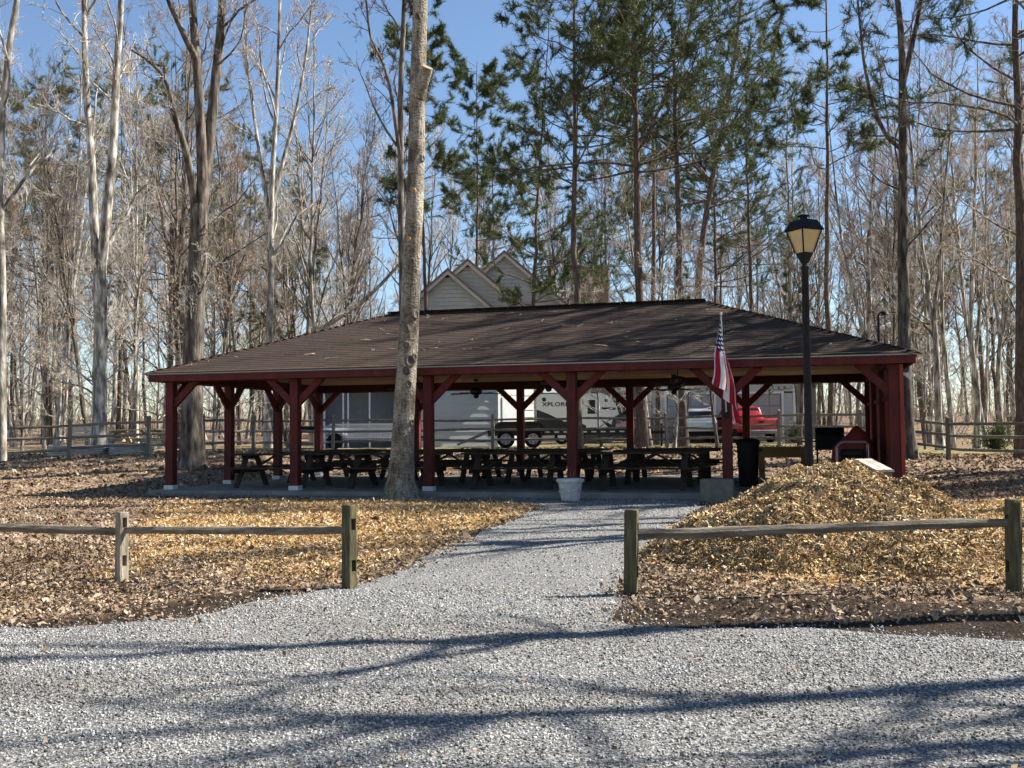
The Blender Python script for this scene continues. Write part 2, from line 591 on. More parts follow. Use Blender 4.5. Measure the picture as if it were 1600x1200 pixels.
def pick(n, x0, x1, y0, y1, cone=0.56):
    x = RNG.uniform(x0, x1, n); y = RNG.uniform(y0, y1, n)
    k = np.abs(x) < y * cone + 0.5
    return x[k], y[k]

stone_m = mat_islands('gravel_stone', [(0.045, 0.045, 0.044), (0.19, 0.188, 0.18), (0.30, 0.292, 0.278), (0.42, 0.41, 0.39), (0.55, 0.54, 0.515), (0.23, 0.22, 0.205), (0.09, 0.085, 0.078), (0.34, 0.31, 0.265), (0.48, 0.47, 0.445)], 0.9, 0.2, 0.25, 0, 0.38)

def stones(n, y0, y1, size, base, name, spill=0.14):
    x, y = pick(n, -8, 8, y0, y1, .68)
    sd = gravel_sd(x, y)
    p = 1 / (1 + np.exp(-(sd - 0.02) / spill))
    p = np.where(sd > 0.3, 1.0, p) * np.clip(.80 + .45 * wob(x * .5, y, .7, 2.2), .35, 1)
    k = RNG.random(len(x)) < p
    x, y = x[k], y[k]
    s = size * np.exp(np.clip(RNG.normal(0, 0.32, len(x)), -.7, .5))
    sc = np.stack([s * RNG.uniform(0.8, 1.25, len(x)), s * RNG.uniform(0.6, 0.95, len(x)), s * RNG.uniform(0.35, 0.65, len(x))], -1)
    z = terr(x, y) + 0.012 + s * RNG.uniform(-0.1, 0.35, len(x))
    return scatter(base[0], base[1], np.stack([x, y, z], -1), sc, rand_rot(len(x), 0.5), 0.32)

parts = [stones(48000, 4.0, 5.7, 0.0088, (OCT_V, OCT_F), 'a'), stones(70000, 5.7, 7.6, 0.0090, (OCT_V, OCT_F), 'b'), stones(54000, 7.6, 9.8, 0.0098, (OCT_V, OCT_F), 'b'), stones(62000, 9.8, 23.5, 0.0115, (OCT_V, OCT_F), 'c')]
vs, fs, o = [], [], 0
for v, f in parts:
    vs.append(v); fs.append(f + o); o += len(v)
tag(link_mesh('gravel', np_mesh('gravel', np.concatenate(vs), [np.concatenate(fs)], stone_m)),
    'loose pale grey gravel stones covering the drive and path', 'gravel', kind='stuff')

# fallen leaves
LEAF_V = np.array([(0, -0.5, 0), (0.27, -0.08, 0.12), (0.10, 0.2, 0.05), (0, 0.5, 0.06), (-0.10, 0.2, 0.05), (-0.27, -0.08, 0.12)])
LEAF_F = np.array([(0, 1, 2), (0, 2, 3), (0, 3, 4), (0, 4, 5)])
LITTER_V = np.array([(0, -0.5, 0), (0.28, 0, 0.12), (0, 0.5, 0.06), (-0.28, 0, 0.12)]); LITTER_F = np.array([(0, 1, 2), (0, 2, 3)])
leaf_m = mat_islands('dry_leaf', [(0.07, 0.046, 0.029), (0.17, 0.115, 0.072), (0.31, 0.222, 0.145), (0.43, 0.325, 0.22), (0.22, 0.15, 0.092), (0.51, 0.41, 0.295), (0.12, 0.076, 0.048), (0.34, 0.235, 0.15)], 0.8, 0.2, 0.2, 0, 0.35, .9)
chip_m = mat_islands('wood_chip', [(0.10, 0.055, 0.025), (0.50, 0.33, 0.15), (0.65, 0.47, 0.25), (0.76, 0.60, 0.37), (0.40, 0.245, 0.105), (0.80, 0.66, 0.45), (0.24, 0.14, 0.06), (0.64, 0.43, 0.20)], 0.9, 0.05, 0.15, 0, 0.32, 2.2)

# mulch pile height
PCX, PCY = 3.60, 12.15
def pile_h(x, y):
    dx, dy = x - PCX, y - PCY
    rx = np.where(dx < 0, 2.05, 1.95); ry = np.where(dy < 0, 2.1, 1.6)
    a = np.arctan2(dy, dx)
    r = np.hypot(dx / rx, dy / ry) * (1 + 0.06 * np.sin(3 * a + 0.6) + 0.04 * np.sin(7 * a + 1.0))
    h = 1.03 * np.clip(1 - (r ** 2 + 0.008) ** 0.66, 0, None)
    tail = 0.05 * np.exp(-(((dx - 1.5) / 1.1) ** 2 + ((dy + 0.1) / 1.2) ** 2)) * (r > 0.2)
    skirt = 0.03 * np.exp(-(np.clip(r - 0.75, 0, None) / 0.35) ** 2)
    n = 0.07 * wob(x, y, 1.3, 0.3) + 0.06 * wob(x, y, 3.1, 1.3) + 0.035 * wob(x, y, 6.7, 0.2) - 0.02
    h = h + np.clip(1.2 - r, 0, 1) * (0.13 * np.exp(-(((dx - 1.05) / .45) ** 2 + ((dy + .55) / .5) ** 2)) + 0.12 * np.exp(-(((dx + .75) / .4) ** 2 + ((dy + .95) / .4) ** 2)) - 0.12 * np.exp(-(((dx - .1) / .35) ** 2 + ((dy + 1.1) / .4) ** 2)) - 0.10 * np.exp(-(((dx - .65) / .25) ** 2 + ((dy + .15) / .3) ** 2)) - 0.10 * np.exp(-(((dx + .95) / .3) ** 2 + ((dy + .1) / .35) ** 2)))
    body = h + tail * np.clip(r * 1.4, 0, 1) + skirt + n * np.clip(1.4 - r, 0, 1)
    return np.where(r < 1.75, body, -0.05) - 0.05 * sstep((r - 1.15) / 0.5) - 0.06 * (r > 1.75)

def slabmask(x, y):
    u, v = uv_of(x, y)
    return (u > -0.4) & (u < PW + 0.4) & (v > -0.35) & (v < DEPTH + 0.4)

def leaves(n, x0, x1, y0, y1, size, cone=0.56):
    x, y = pick(n, x0, x1, y0, y1, cone)
    g = gravel_sd(x, y)
    p = np.clip(1 - (g + 0.14) / 0.42, 0.0, 1) ** 1.6
    p *= 1 - 0.80 * mulch_w(x, y) * RNG.uniform(0.6, 1.0, len(x))
    p *= 1 - 0.72 * dirt_w(x, y)
    p *= ~slabmask(x, y)
    p *= (0.45 + 0.55 * np.clip(0.6 + wob(x, y, 0.6, 0.9), 0, 1))
    k = RNG.random(len(x)) < p
    x, y = x[k], y[k]
    s = size * np.exp(RNG.normal(0, .38, len(x)))
    sc = np.stack([s * RNG.uniform(0.7, 1.3, len(x)), s, s * RNG.uniform(-1.2, 1.8, len(x))], -1)
    z = np.maximum(terr(x, y), terr(x, y) + pile_h(x, y)) + RNG.uniform(0.004, 0.035, len(x))
    return scatter(LITTER_V, LITTER_F, np.stack([x, y, z], -1), sc, rand_rot(len(x), 0.62))

parts = [leaves(270000, -12, 12, 8.0, 14.0, 0.036, .85), leaves(140000, -18, 18, 14.0, 24, 0.047, .72), leaves(45000, -22, 22, 24, 38, 0.09, 0.60)]
x, y = pick(480, -6, 6, 4.4, 10); s = RNG.uniform(0.018, 0.055, len(x))
parts.append(scatter(LITTER_V, LITTER_F, np.stack([x, y, terr(x, y) + 0.035], -1), np.stack([s, s, s * 1.5], -1), rand_rot(len(x), 0.7)))
vs, fs, o = [], [], 0
for v, f in parts:
    vs.append(v); fs.append(f + o); o += len(v)
tag(link_mesh('fallen_leaves', np_mesh('fallen_leaves', np.concatenate(vs), [np.concatenate(fs)], leaf_m)),
    'brown dry leaves strewn over the ground', 'leaves', kind='stuff')

# wood chips: the pile is a thing, the spread chips round it are stuff
CHIP_V = np.array([(-.5, -.5, -.5), (.5, -.4, -.5), (.5, .4, -.5), (-.5, .5, -.5), (-.5, -.5, .5), (.5, -.35, .4), (.5, .35, .5), (-.5, .5, .4)])
CHIP_F = np.array([(4, 5, 6, 7), (0, 1, 5, 4)])
CHIP_FLAT_V = np.array([(-.5, -.5, 0), (.5, -.35, 0.4), (.5, .4, 0), (-.5, .5, 0.5)]); CHIP_FLAT_F = np.array([(0, 1, 2, 3)])

def chips_at(x, y, z, flat=False, k=1.0):
    n = len(x)
    ln = 0.026 * np.exp(RNG.normal(0, 0.6, n)) * k
    sc = np.stack([ln, np.minimum(ln * RNG.uniform(0.10, 0.45, n), 0.02), np.full(n, 0.003) + 0.05 * ln], -1)
    if flat: sc[:, 2] = ln * 0.15
    return scatter(CHIP_FLAT_V if flat else CHIP_V, CHIP_FLAT_F if flat else CHIP_F, np.stack([x, y, z], -1), sc, rand_rot(n, 0.62))

pile = empty('mulch_pile', (PCX, PCY, tz(PCX, PCY)), 0, 'tall heap of golden wood chips behind the split rail fence', 'mulch pile')
hx = np.arange(-3.4, 3.7, 0.07); hy = np.arange(-3.2, 2.9, 0.07)
HX, HY = np.meshgrid(hx, hy)
HZ = pile_h(HX + PCX, HY + PCY) + terr(HX + PCX, HY + PCY) - tz(PCX, PCY)
hid = np.arange(HX.size).reshape(HX.shape)
hq = np.stack([hid[:-1, :-1], hid[:-1, 1:], hid[1:, 1:], hid[1:, :-1]], -1).reshape(-1, 4)
ok = (pile_h(HX + PCX, HY + PCY).ravel()[hq].max(1) > 0.02) & (gravel_sd(HX + PCX, HY + PCY).ravel()[hq].max(1) < 0.02)
hq = hq[ok]
used = np.unique(hq); remap = -np.ones(HX.size, int); remap[used] = np.arange(len(used))
heap_m = mat('packed_wood_chips', (0.17, 0.095, 0.04), (0.60, 0.41, 0.19), 0.95, 26, bump=1.0, detail=9, c3=(0.32, 0.20, 0.08))
link_mesh('heap', np_mesh('heap', np.stack([HX, HY, HZ], -1).reshape(-1, 3)[used], [remap[hq]], heap_m, True), pile)
x = RNG.uniform(PCX - 3, PCX + 3.4, 175000); y = RNG.uniform(PCY - 2.9, PCY + 2.4, 175000)
h = pile_h(x, y); k = (h > 0.03) & (gravel_sd(x, y) < 0.12) & ((y < PCY + 0.9) | (RNG.random(len(x)) < 0.4))
x, y, h = x[k], y[k], h[k]
v, f = chips_at(x, y, terr(x, y) + h + RNG.uniform(0.0, 0.035, len(x)))
v -= np.array(pile.location)[None]
tag(link_mesh('wood_chip_cover', np_mesh('wood_chip_cover', v, [f], chip_m), pile), kind='stuff')

def spread_chips(n, x0, x1, y0, y1, kk):
    x, y = pick(n, x0, x1, y0, y1)
    k = (RNG.random(len(x)) < mulch_w(x, y)) & (gravel_sd(x, y) < 0.05) & ~slabmask(x, y) & (RNG.random(len(x)) < 1 - 0.8 * dirt_w(x, y))
    x, y = x[k], y[k]
    return chips_at(x, y, terr(x, y) + np.maximum(pile_h(x, y), 0) + RNG.uniform(0.004, 0.03, len(x)), True, kk)
parts = [spread_chips(120000, -9, 9, 8.8, 15, 0.95), spread_chips(100000, -9, 11, 15, 23, 1.2)]
vs, fs, o = [], [], 0
for v, f in parts:
    vs.append(v); fs.append(f + o); o += len(v)
tag(link_mesh('scattered_wood_chips', np_mesh('scattered_wood_chips', np.concatenate(vs), [np.concatenate(fs)], chip_m)),
    'golden wood chips raked flat over the ground by the path', 'wood chips', kind='stuff')

# ------------------------------------------------------------------ shelter (open pavilion)
red_m = mat('barn_red_paint', (0.058, 0.009, 0.008), (0.13, 0.016, 0.012), 0.65, 5, (1, 1, 0.35), 0.5, 40, c3=(0.09, 0.011, 0.009), island=0.0, objvar=0.12)
redwall_m = mat('red_board_paint', (0.20, 0.030, 0.022), (0.30, 0.048, 0.032), 0.6, 4, (1, 1, 0.2), 0.25, 40, objvar=0.12)
darkred_m = mat('dark_red_beam', (0.05, 0.014, 0.011), (0.08, 0.02, 0.016), 0.7, 3, (1, 1, 0.3), 0.2, 40)  # deeper red, worn by the back beam alone
ceil_m = mat('pine_ceiling_board', (0.36, 0.215, 0.095), (0.50, 0.32, 0.155), 0.7, 2.5, (0.25, 6, 6), 0.15, 30, objvar=0.14)
conc_m = mat('worn_concrete', (0.15, 0.135, 0.115), (0.25, 0.23, 0.20), 0.9, 2.2, bump=0.25, bscale=60, detail=8)
base_m = mat('white_post_footing', (0.52, 0.50, 0.47), (0.68, 0.66, 0.62), 0.8, 14, bump=0.2)
black_m = mat('black_metal', (0.008, 0.008, 0.009), (0.014, 0.014, 0.016), 0.6, 10, spec=0.2)
dkwood_m = mat('weathered_brown_wood', (0.024, 0.017, 0.012), (0.055, 0.038, 0.026), 0.8, 3, (0.6, 8, 8), 0.3, 30, objvar=0.2)

sl = MB().box((PW / 2, DEPTH / 2, -0.2), (PW + 0.72, DEPTH + 0.7, 0.4))
slab = sl.build('slab', conc_m, None, bevel=0.012, loc=pav(0, 0), rot=(0, 0, -YAW))
tag(slab, kind='structure')

pv = empty('picnic_shelter', pav(0, 0), -YAW, 'long open red post picnic shelter with brown shingled hip roof', 'shelter')
HB = 2.40            # underside of beams above the slab
OH = 0.35
EAVE_Z = 2.58
RIDGE_Z = 4.16
HALF = DEPTH / 2 + OH

post_me = MB().box((0, 0, (0.10 + HB) / 2), (0.19, 0.19, HB - 0.10)).mesh('post', red_m, bevel=0.008)
foot_me = MB().box((0, 0, 0.05), (0.23, 0.23, 0.10)).mesh('post_footing', base_m, bevel=0.01)
brace_me = MB().prism([(0.095, 0, 1.80), (0.095, 0, 2.02), (0.50, 0, 2.398), (0.71, 0, 2.398)], (0, -0.045, 0), (0, 0.09, 0)).mesh('brace', red_m, bevel=0.006)
posts = [(i * BAY, 0) for i in range(NB + 1)] + [(i * BAY, DEPTH) for i in range(NB + 1)] + [(0, DEPTH / 3), (0, 2 * DEPTH / 3)] + [(PW, DEPTH / 3), (PW, 2 * DEPTH / 3)]
for (u, v) in posts:
    link_mesh('post', post_me, pv, (u, v, 0))
    if u < PW:
        link_mesh('post_footing', foot_me, pv, (u, v, 0.0))
    angs = []
    if v in (0, DEPTH):
        if u > 0: angs.append(PI)
        if u < PW: angs.append(0)
    if u == 0:
        if v > 0: angs.append(-PI / 2)
        if v < DEPTH: angs.append(PI / 2)
    for a in angs:
        link_mesh('brace', brace_me, pv, (u, v, 0), (0, 0, a))
for a, bb in (((-0.12, 0), (PW + 0.12, 0)), ((-0.12, DEPTH), (PW + 0.12, DEPTH))):
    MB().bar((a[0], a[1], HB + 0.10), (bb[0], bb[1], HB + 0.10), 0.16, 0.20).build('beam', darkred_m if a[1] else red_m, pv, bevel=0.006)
for u in (0, PW):
    MB().bar((u, 0.081, HB + 0.10), (u, DEPTH - 0.081, HB + 0.10), 0.15, 0.198).build('beam', red_m, pv, bevel=0.006)
# ceiling boards, flat soffit
nbd = 40
e0, e1 = -OH + 0.03, DEPTH + OH - 0.03
bw = (e1 - e0) / nbd
cb = MB().box((PW / 2, 0, 0), (PW + 2 * OH - 0.06, bw - 0.008, 0.018)).mesh('ceiling_board', ceil_m, bevel=0.003)
for i in range(nbd):
    link_mesh('ceiling_board', cb, pv, (0, e0 + (i + 0.5) * bw, HB + 0.212 - 0.001 * (i % 2)))
# fascia
FZ0, FZ1 = HB - 0.005, EAVE_Z - 0.01
fz, fh = (FZ0 + FZ1) / 2, FZ1 - FZ0
seg = (PW + 2 * OH) / 3
for k in range(3):
    MB().box((-OH + seg * (k + 0.5), -OH, fz), (seg - 0.004, 0.035, fh)).build('fascia_board', red_m, pv, bevel=0.004)
    MB().box((-OH + seg * (k + 0.5), DEPTH + OH, fz), (seg - 0.004, 0.035, fh)).build('fascia_board', red_m, pv, bevel=0.004)
for u in (-OH, PW + OH):
    MB().box((u, DEPTH / 2, fz), (0.035, DEPTH + 2 * OH - 0.04, fh)).build('fascia_board', red_m, pv, bevel=0.004)
# roof deck
roof_m = mat('brown_asphalt_shingle', (0.032, 0.0205, 0.015), (0.062, 0.042, 0.031), 0.95, 26, bump=0.4, bscale=160, island=0.10, spec=0.2)
shing_m = mat('brown_asphalt_shingle_tab', (0.032, 0.0205, 0.015), (0.062, 0.042, 0.031), 0.95, 26, bump=0.4, bscale=160, objvar=0.10, spec=0.2)
x0_, x1_, y0_, y1_ = -OH - 0.04, PW + OH + 0.04, -OH - 0.04, DEPTH + OH + 0.04
half = (y1_ - y0_) / 2
r0 = Vector((x0_ + half, y0_ + half, RIDGE_Z - 0.03)); r1 = Vector((x1_ - half, y0_ + half, RIDGE_Z - 0.03))
c4 = [Vector((x0_, y0_, EAVE_Z - 0.03)), Vector((x1_, y0_, EAVE_Z - 0.03)), Vector((x1_, y1_, EAVE_Z - 0.03)), Vector((x0_, y1_, EAVE_Z - 0.03))]
m_ = MB(); dn = Vector((0, 0, -0.025))
for poly in ([c4[0], c4[1], r1, r0], [c4[2], c4[3], r0, r1], [c4[1], c4[2], r1], [c4[3], c4[0], r0]):
    m_.prism(poly, (0, 0, 0), dn)
deck = m_.build('roof', mat('roof_deck', (0.07, 0.05, 0.04), rough=0.95), pv)
# shingle tabs: courses climbing each slope
rise, run = RIDGE_Z - EAVE_Z, half
slope_len = math.hypot(rise, run)
ang = math.atan2(rise, run)
EXPO = 0.142
nc = int(slope_len / EXPO)
tabw = 0.305
tab_me = MB().hexa([(-tabw / 2 + .003, 0, 0.004), (tabw / 2 - .003, 0, 0.004), (tabw / 2 - .003, EXPO * 1.25, -0.006), (-tabw / 2 + .003, EXPO * 1.25, -0.006),
                    (-tabw / 2 + .003, 0, 0.0075), (tabw / 2 - .003, 0, 0.0075), (tabw / 2 - .003, EXPO * 1.25, 0.0), (-tabw / 2 + .003, EXPO * 1.25, 0.0)]).mesh('shingle', shing_m)
bulk = MB(); nind = 0
def slope_tabs(origin, ex, ey_h, length, inset_k, individual):
    """origin at the eave's left end; ex along the eave, ey_h horizontal inwards"""
    global nind
    for j in range(nc + 1):
        s = j * EXPO
        h = s * math.cos(ang); z = s * math.sin(ang)
        a, bnd = h * inset_k, length - h * inset_k
        off = (j % 2) * tabw / 2 + (j % 5) * 0.02
        t = a - off % tabw
        while t < bnd:
            c0, c1 = max(t, a), min(t + tabw, bnd)
            t += tabw
            if c1 - c0 < 0.03: continue
            mid = (c0 + c1) / 2
            p = origin + ex * mid + ey_h * h + Vector((0, 0, z + random.uniform(0, 0.003)))
            if individual and nind < 300 and c1 - c0 > tabw - 0.01 and mid > 0.6:
                o = link_mesh('shingle', tab_me, deck, p)
                o.rotation_euler = Euler((ang + random.uniform(-.008, .008), 0, math.atan2(ex.y, ex.x) + random.uniform(-0.006, 0.006)), 'XYZ')
                nind += 1
                continue
            up = ey_h * math.cos(ang) + Vector((0, 0, math.sin(ang))); nrm = ex.cross(up)
            w = (c1 - c0) / 2 - 0.003
            l = EXPO * 1.25
            q = [p - ex * w + nrm * .004, p + ex * w + nrm * .004, p + ex * w + up * l - nrm * .006, p - ex * w + up * l - nrm * .006,
                 p - ex * w + nrm * .0075, p + ex * w + nrm * .0075, p + ex * w + up * l, p - ex * w + up * l]
            bulk.hexa(q)
slope_tabs(Vector((x0_, y0_, EAVE_Z)), Vector((1, 0, 0)), Vector((0, 1, 0)), x1_ - x0_, 1.0, True)
slope_tabs(Vector((x1_, y1_, EAVE_Z)), Vector((-1, 0, 0)), Vector((0, -1, 0)), x1_ - x0_, 1.0, False)
slope_tabs(Vector((x1_, y0_, EAVE_Z)), Vector((0, 1, 0)), Vector((-1, 0, 0)), y1_ - y0_, 1.0, False)
slope_tabs(Vector((x0_, y1_, EAVE_Z)), Vector((0, -1, 0)), Vector((1, 0, 0)), y1_ - y0_, 1.0, False)
tag(bulk.build('shingle_courses', roof_m, pv), kind='stuff')
# ridge and hip caps
caps = MB()
R0 = Vector((r0.x, r0.y, RIDGE_Z)); R1 = Vector((r1.x, r1.y, RIDGE_Z))
E4 = [Vector((p.x, p.y, EAVE_Z)) for p in c4]
def cap_line(a, b_):
    n = int((b_ - a).length / 0.16)
    for i in range(n):
        p, q = a.lerp(b_, i / n), a.lerp(b_, min(1, (i + 1.3) / n))
        d, s, t = frame(q - p)
        lift = Vector((0, 0, 0.028))
        for sg in (-1, 1):
            e = s * 0.14 * sg - Vector((0, 0, 0.048))
            ps = [p + lift, q + lift - Vector((0, 0, 0.012)), q + lift + e - Vector((0, 0, 0.012)), p + lift + e]
            caps.prism(ps, (0, 0, 0), (0, 0, -0.01))
cap_line(R0, R1)
for e, r in ((E4[0], R0), (E4[1], R1), (E4[2], R1), (E4[3], R0)): cap_line(e, r)
tag(caps.build('ridge_cap', roof_m, deck), kind='stuff')
# metal drip edge
MB().box((PW / 2, y0_ + 0.005, EAVE_Z - 0.022), (x1_ - x0_, 0.02, 0.02)).build('drip_edge', mat('grey_drip_edge', (0.35, 0.33, 0.30), rough=0.5), pv)
# right end wall boards: red below, bare wood above
natural_m = mat('bare_plywood', (0.21, 0.13, 0.075), (0.30, 0.19, 0.11), 0.8, 3, (3, 3, 0.4), 0.2, 30, objvar=0.15)
nw_ = 26
ww = (DEPTH - 0.20) / nw_
for i in range(nw_):
    v = 0.10 + (i + 0.5) * ww
    MB().box((PW + 0.02 + 0.004 * (i % 2), v, 0.92), (0.03, ww - 0.008, 1.80)).build('wall_board', redwall_m, pv, bevel=0.004)
    MB().box((PW + 0.02 + 0.004 * (i % 2), v, 2.105), (0.024, ww - 0.008, 0.56)).build('upper_wall_board', natural_m, pv, bevel=0.004)
MB().box((PW - 0.02, DEPTH / 2, 1.81), (0.05, DEPTH - 0.22, 0.09)).build('wall_rail', red_m, pv, bevel=0.004)
# corner board in front right and a small flood lamp on it
MB().box((PW + 0.13, -0.02, 1.2), (0.07, 0.23, 2.38)).build('corner_board', redwall_m, pv, bevel=0.006)
fl = MB().lathe([(0.03, 0), (0.035, 0.05), (0.075, 0.13), (0.08, 0.16)], (0, 0, 0), 14, 'X').build('flood_lamp', base_m, pv, True, loc=(PW + 0.17, -0.05, 2.22), rot=(0, R(20), R(-20)))
MB().lathe([(0.045, 0), (0.05, -0.03)], (0, 0, 0), 12, 'X').build('lamp_bracket', black_m, fl, True)

# twigs blown onto the roof
tw = MB()
twm = mat('bleached_twig', (0.42, 0.33, 0.22), (0.55, 0.45, 0.32), 0.9, 20)
for i in range(48):
    h = random.uniform(0.1, 3.9); t = random.uniform(h + 0.3, PW + 0.7 - h - 0.3)
    z = EAVE_Z + h * rise / run + 0.03
    p = Vector((x0_ + t, y0_ + h, z)); a = random.uniform(0, 2 * PI); ln = random.uniform(0.06, 0.24)
    d = Vector((math.cos(a), math.sin(a), math.sin(a) * rise / run))
    k = Vector((-d.y, d.x, 0.05)) * random.uniform(-0.12, 0.12)
    tw.tube([p, p + d * ln * .5 + k, p + d * ln], [0.005, 0.004, 0.003], 4)
    if random.random() < .5:
        tw.tube([p + d * ln * .4, p + d * ln * .7 + k * 2.5], [0.005, 0.003], 4)
tag(tw.build('roof_twigs', twm, loc=pav(0, 0), rot=(0, 0, -YAW)), 'pale broken twigs littering the brown shingle roof', 'twigs', kind='stuff')

# ------------------------------------------------------------------ ceiling fans
fan_m = mat('black_fan_enamel', (0.010, 0.009, 0.009), rough=0.4, spec=0.5)
def make_fan():
    r = empty('ceiling_fan')
    MB().lathe([(0.02, 0), (0.075, -0.01), (0.06, -0.06), (0.02, -0.07)], (0, 0, 0), 18).build('canopy', fan_m, r, True)
    MB().tube([(0, 0, -0.05), (0, 0, -0.24)], 0.014, 8).build('downrod', fan_m, r)
    MB().lathe([(0.03, -0.22), (0.15, -0.25), (0.165, -0.30), (0.165, -0.36), (0.14, -0.40), (0.05, -0.42)], (0, 0, 0), 20).build('motor_housing', fan_m, r, True)
    MB().lathe([(0.05, -0.41), (0.075, -0.44), (0.06, -0.49), (0.02, -0.51)], (0, 0, 0), 16).build('light_cap', fan_m, r, True)
    for k in range(5):
        a = 2 * PI * k / 5
        MB().hexa([(0.16, -0.035, -.385), (0.70, -0.075, -.40), (0.70, 0.075, -.375), (0.16, 0.035, -.37), (0.16, -0.035, -.378), (0.70, -0.075, -.392), (0.70, 0.075, -.367), (0.16, 0.035, -.362)]).build('blade', dkwood_m, r, bevel=0.004, rot=(0, 0, a))
    return r
fan0 = make_fan(); KIDS[fan0.name] = kids(fan0)
fspots = [(5.15, 1.9, 'black ceiling fan nearest the pale tree trunk under the shelter roof'), (8.2, 2.0, 'black ceiling fan left of the shelter post behind the white planter'),
          (11.05, 2.0, 'black ceiling fan hanging under the roof left of the flag'), (10.55, 5.6, 'black ceiling fan with blades seen against the garage door'),
          (5.4, 5.6, 'rear ceiling fan with a blade seen against the shed siding')]
for i, (u, v, lb) in enumerate(fspots):
    o = fan0 if i == 0 else copy_tree(fan0)
    o.location = pav(u, v, HB + 0.20); o.rotation_euler = (0, 0, 0.5 + i * 0.9)
    tag(o, lb, 'ceiling fan', 'ceiling fans under the shelter')

# ------------------------------------------------------------------ picnic tables
def make_table(m):
    r = empty('picnic_table')
    Lh = 1.2
    for k in range(5):
        MB().box((0, (k - 2) * 0.152, 0.745), (2 * Lh, 0.142, 0.038)).build('tabletop_plank', m, r, bevel=0.005)
    for s in (-1, 1):
        for k in (0, 1):
            MB().box((0, s * (0.66 + k * 0.15), 0.445), (2 * Lh, 0.142, 0.038)).build('seat_plank', m, r, bevel=0.005)
    for sx in (-1, 1):
        for s in (-1, 1):
            MB().bar((sx * 0.82, s * 0.70, 0.0), (sx * 0.82, s * 0.22, 0.724), 0.042, 0.13, (1, 0, 0)).build('leg', m, r, bevel=0.005)
        MB().box((sx * 0.865, 0, 0.70), (0.04, 0.72, 0.09)).build('top_batten', m, r, bevel=0.005)
        MB().box((sx * 0.865, 0, 0.38), (0.04, 1.58, 0.09)).build('seat_bearer', m, r, bevel=0.005)
        MB().bar((sx * 0.78, 0, 0.40), (sx * 0.22, 0, 0.715), 0.08, 0.04).build('brace', m, r)
    return r
tab0 = make_table(dkwood_m); KIDS[tab0.name] = kids(tab0)
rows = [1.35, 3.75, 6.05]; ordn = ['leftmost', 'second from the left', 'third from the left', 'rightmost']
rown = ['front row', 'middle row', 'back row']
n = 0
for j, v in enumerate(rows):
    for i in range(4):
        o = tab0 if n == 0 else copy_tree(tab0)
        o.location = pav(2.05 + i * 2.8 + (0.12 if j == 1 else 0), v + random.uniform(-.07, .07)); o.rotation_euler = (0, 0, -YAW + random.uniform(-.02, .02))
        tag(o, 'dark wooden picnic table under the shelter, %s in the %s' % (ordn[i], rown[j]), 'picnic table', 'picnic tables under the shelter')
        n += 1

# ------------------------------------------------------------------ white planter with bare stems
pot_m = mat('aged_white_plaster', (0.42, 0.41, 0.38), (0.62, 0.61, 0.57), 0.85, 9, bump=0.2, bscale=60)
pp = on_ground(890, 20.25)
pot = empty('planter_pot', pp, 0.3, 'round white planter pot with bare stems at the end of the gravel path', 'planter')
MB().lathe([(0.0, 0.0), (0.165, 0.0), (0.175, 0.03), (0.225, 0.33), (0.232, 0.36), (0.262, 0.365), (0.270, 0.39), (0.262, 0.425), (0.235, 0.43), (0.225, 0.40), (0.0, 0.385)], (0, 0, 0), 36).build('pot_body', pot_m, pot, True)
g = MB()
for k in range(4):
    a0 = k * PI / 2 + PI * 1.15
    pts = []
    for i in range(9):
        t = i / 8
        a = a0 + t * PI / 2
        z = 0.27 - 0.085 * math.sin(PI * t)
        rr = 0.175 + (0.225 - 0.175) * (z - 0.03) / 0.30 + 0.006
        pts.append((rr * math.cos(a), rr * math.sin(a), z))
    g.tube(pts, 0.016, 6)
    for i in (3, 4, 5):
        x_, y_, z_ = pts[i]
        g.lathe([(0.0, -0.022), (0.02, -0.01), (0.02, 0.01), (0.0, 0.022)], (x_, y_, z_), 8)
g.build('garland_relief', pot_m, pot, True)
MB().lathe([(0, 0.386), (0.222, 0.392), (0.1, 0.402), (0, 0.404)], (0, 0, 0), 20).build('soil', mat('potting_soil', (0.03, 0.02, 0.015), rough=1), pot, True)
stem_m = mat('reddish_stem', (0.20, 0.10, 0.07), rough=0.8)
for k in range(6):
    a = k * 1.1; x_, y_ = 0.05 * math.cos(a), 0.05 * math.sin(a)
    hgt = random.uniform(0.14, 0.30)
    MB().tube([(x_, y_, 0.40), (x_ * 1.4, y_ * 1.4, 0.40 + hgt * .5), (x_ * 2.0 + .01, y_ * 1.8, 0.40 + hgt)], [0.006, 0.005, 0.003], 5).build('stem', stem_m, pot)

# low planter trough by the path
tp = pav(12.05, -0.75); tp.z = tz(tp.x, tp.y)
tr = empty('planter_trough', tp, -YAW, 'low pale planter trough beside the wood chip heap at the shelter edge', 'planter')
trm = mat('pale_green_concrete', (0.11, 0.115, 0.085), (0.17, 0.175, 0.135), 0.9, 8, bump=0.2)
for s in (-1, 1):
    MB().box((0, s * 0.20, 0.20), (0.60, 0.04, 0.44)).build('long_side', trm, tr, bevel=0.006)
    MB().box((s * 0.28, 0, 0.20), (0.04, 0.36, 0.436)).build('end_side', trm, tr, bevel=0.006)
MB().box((0, 0, 0.16), (0.52, 0.36, 0.32)).build('soil', MATS['potting_soil'], tr)

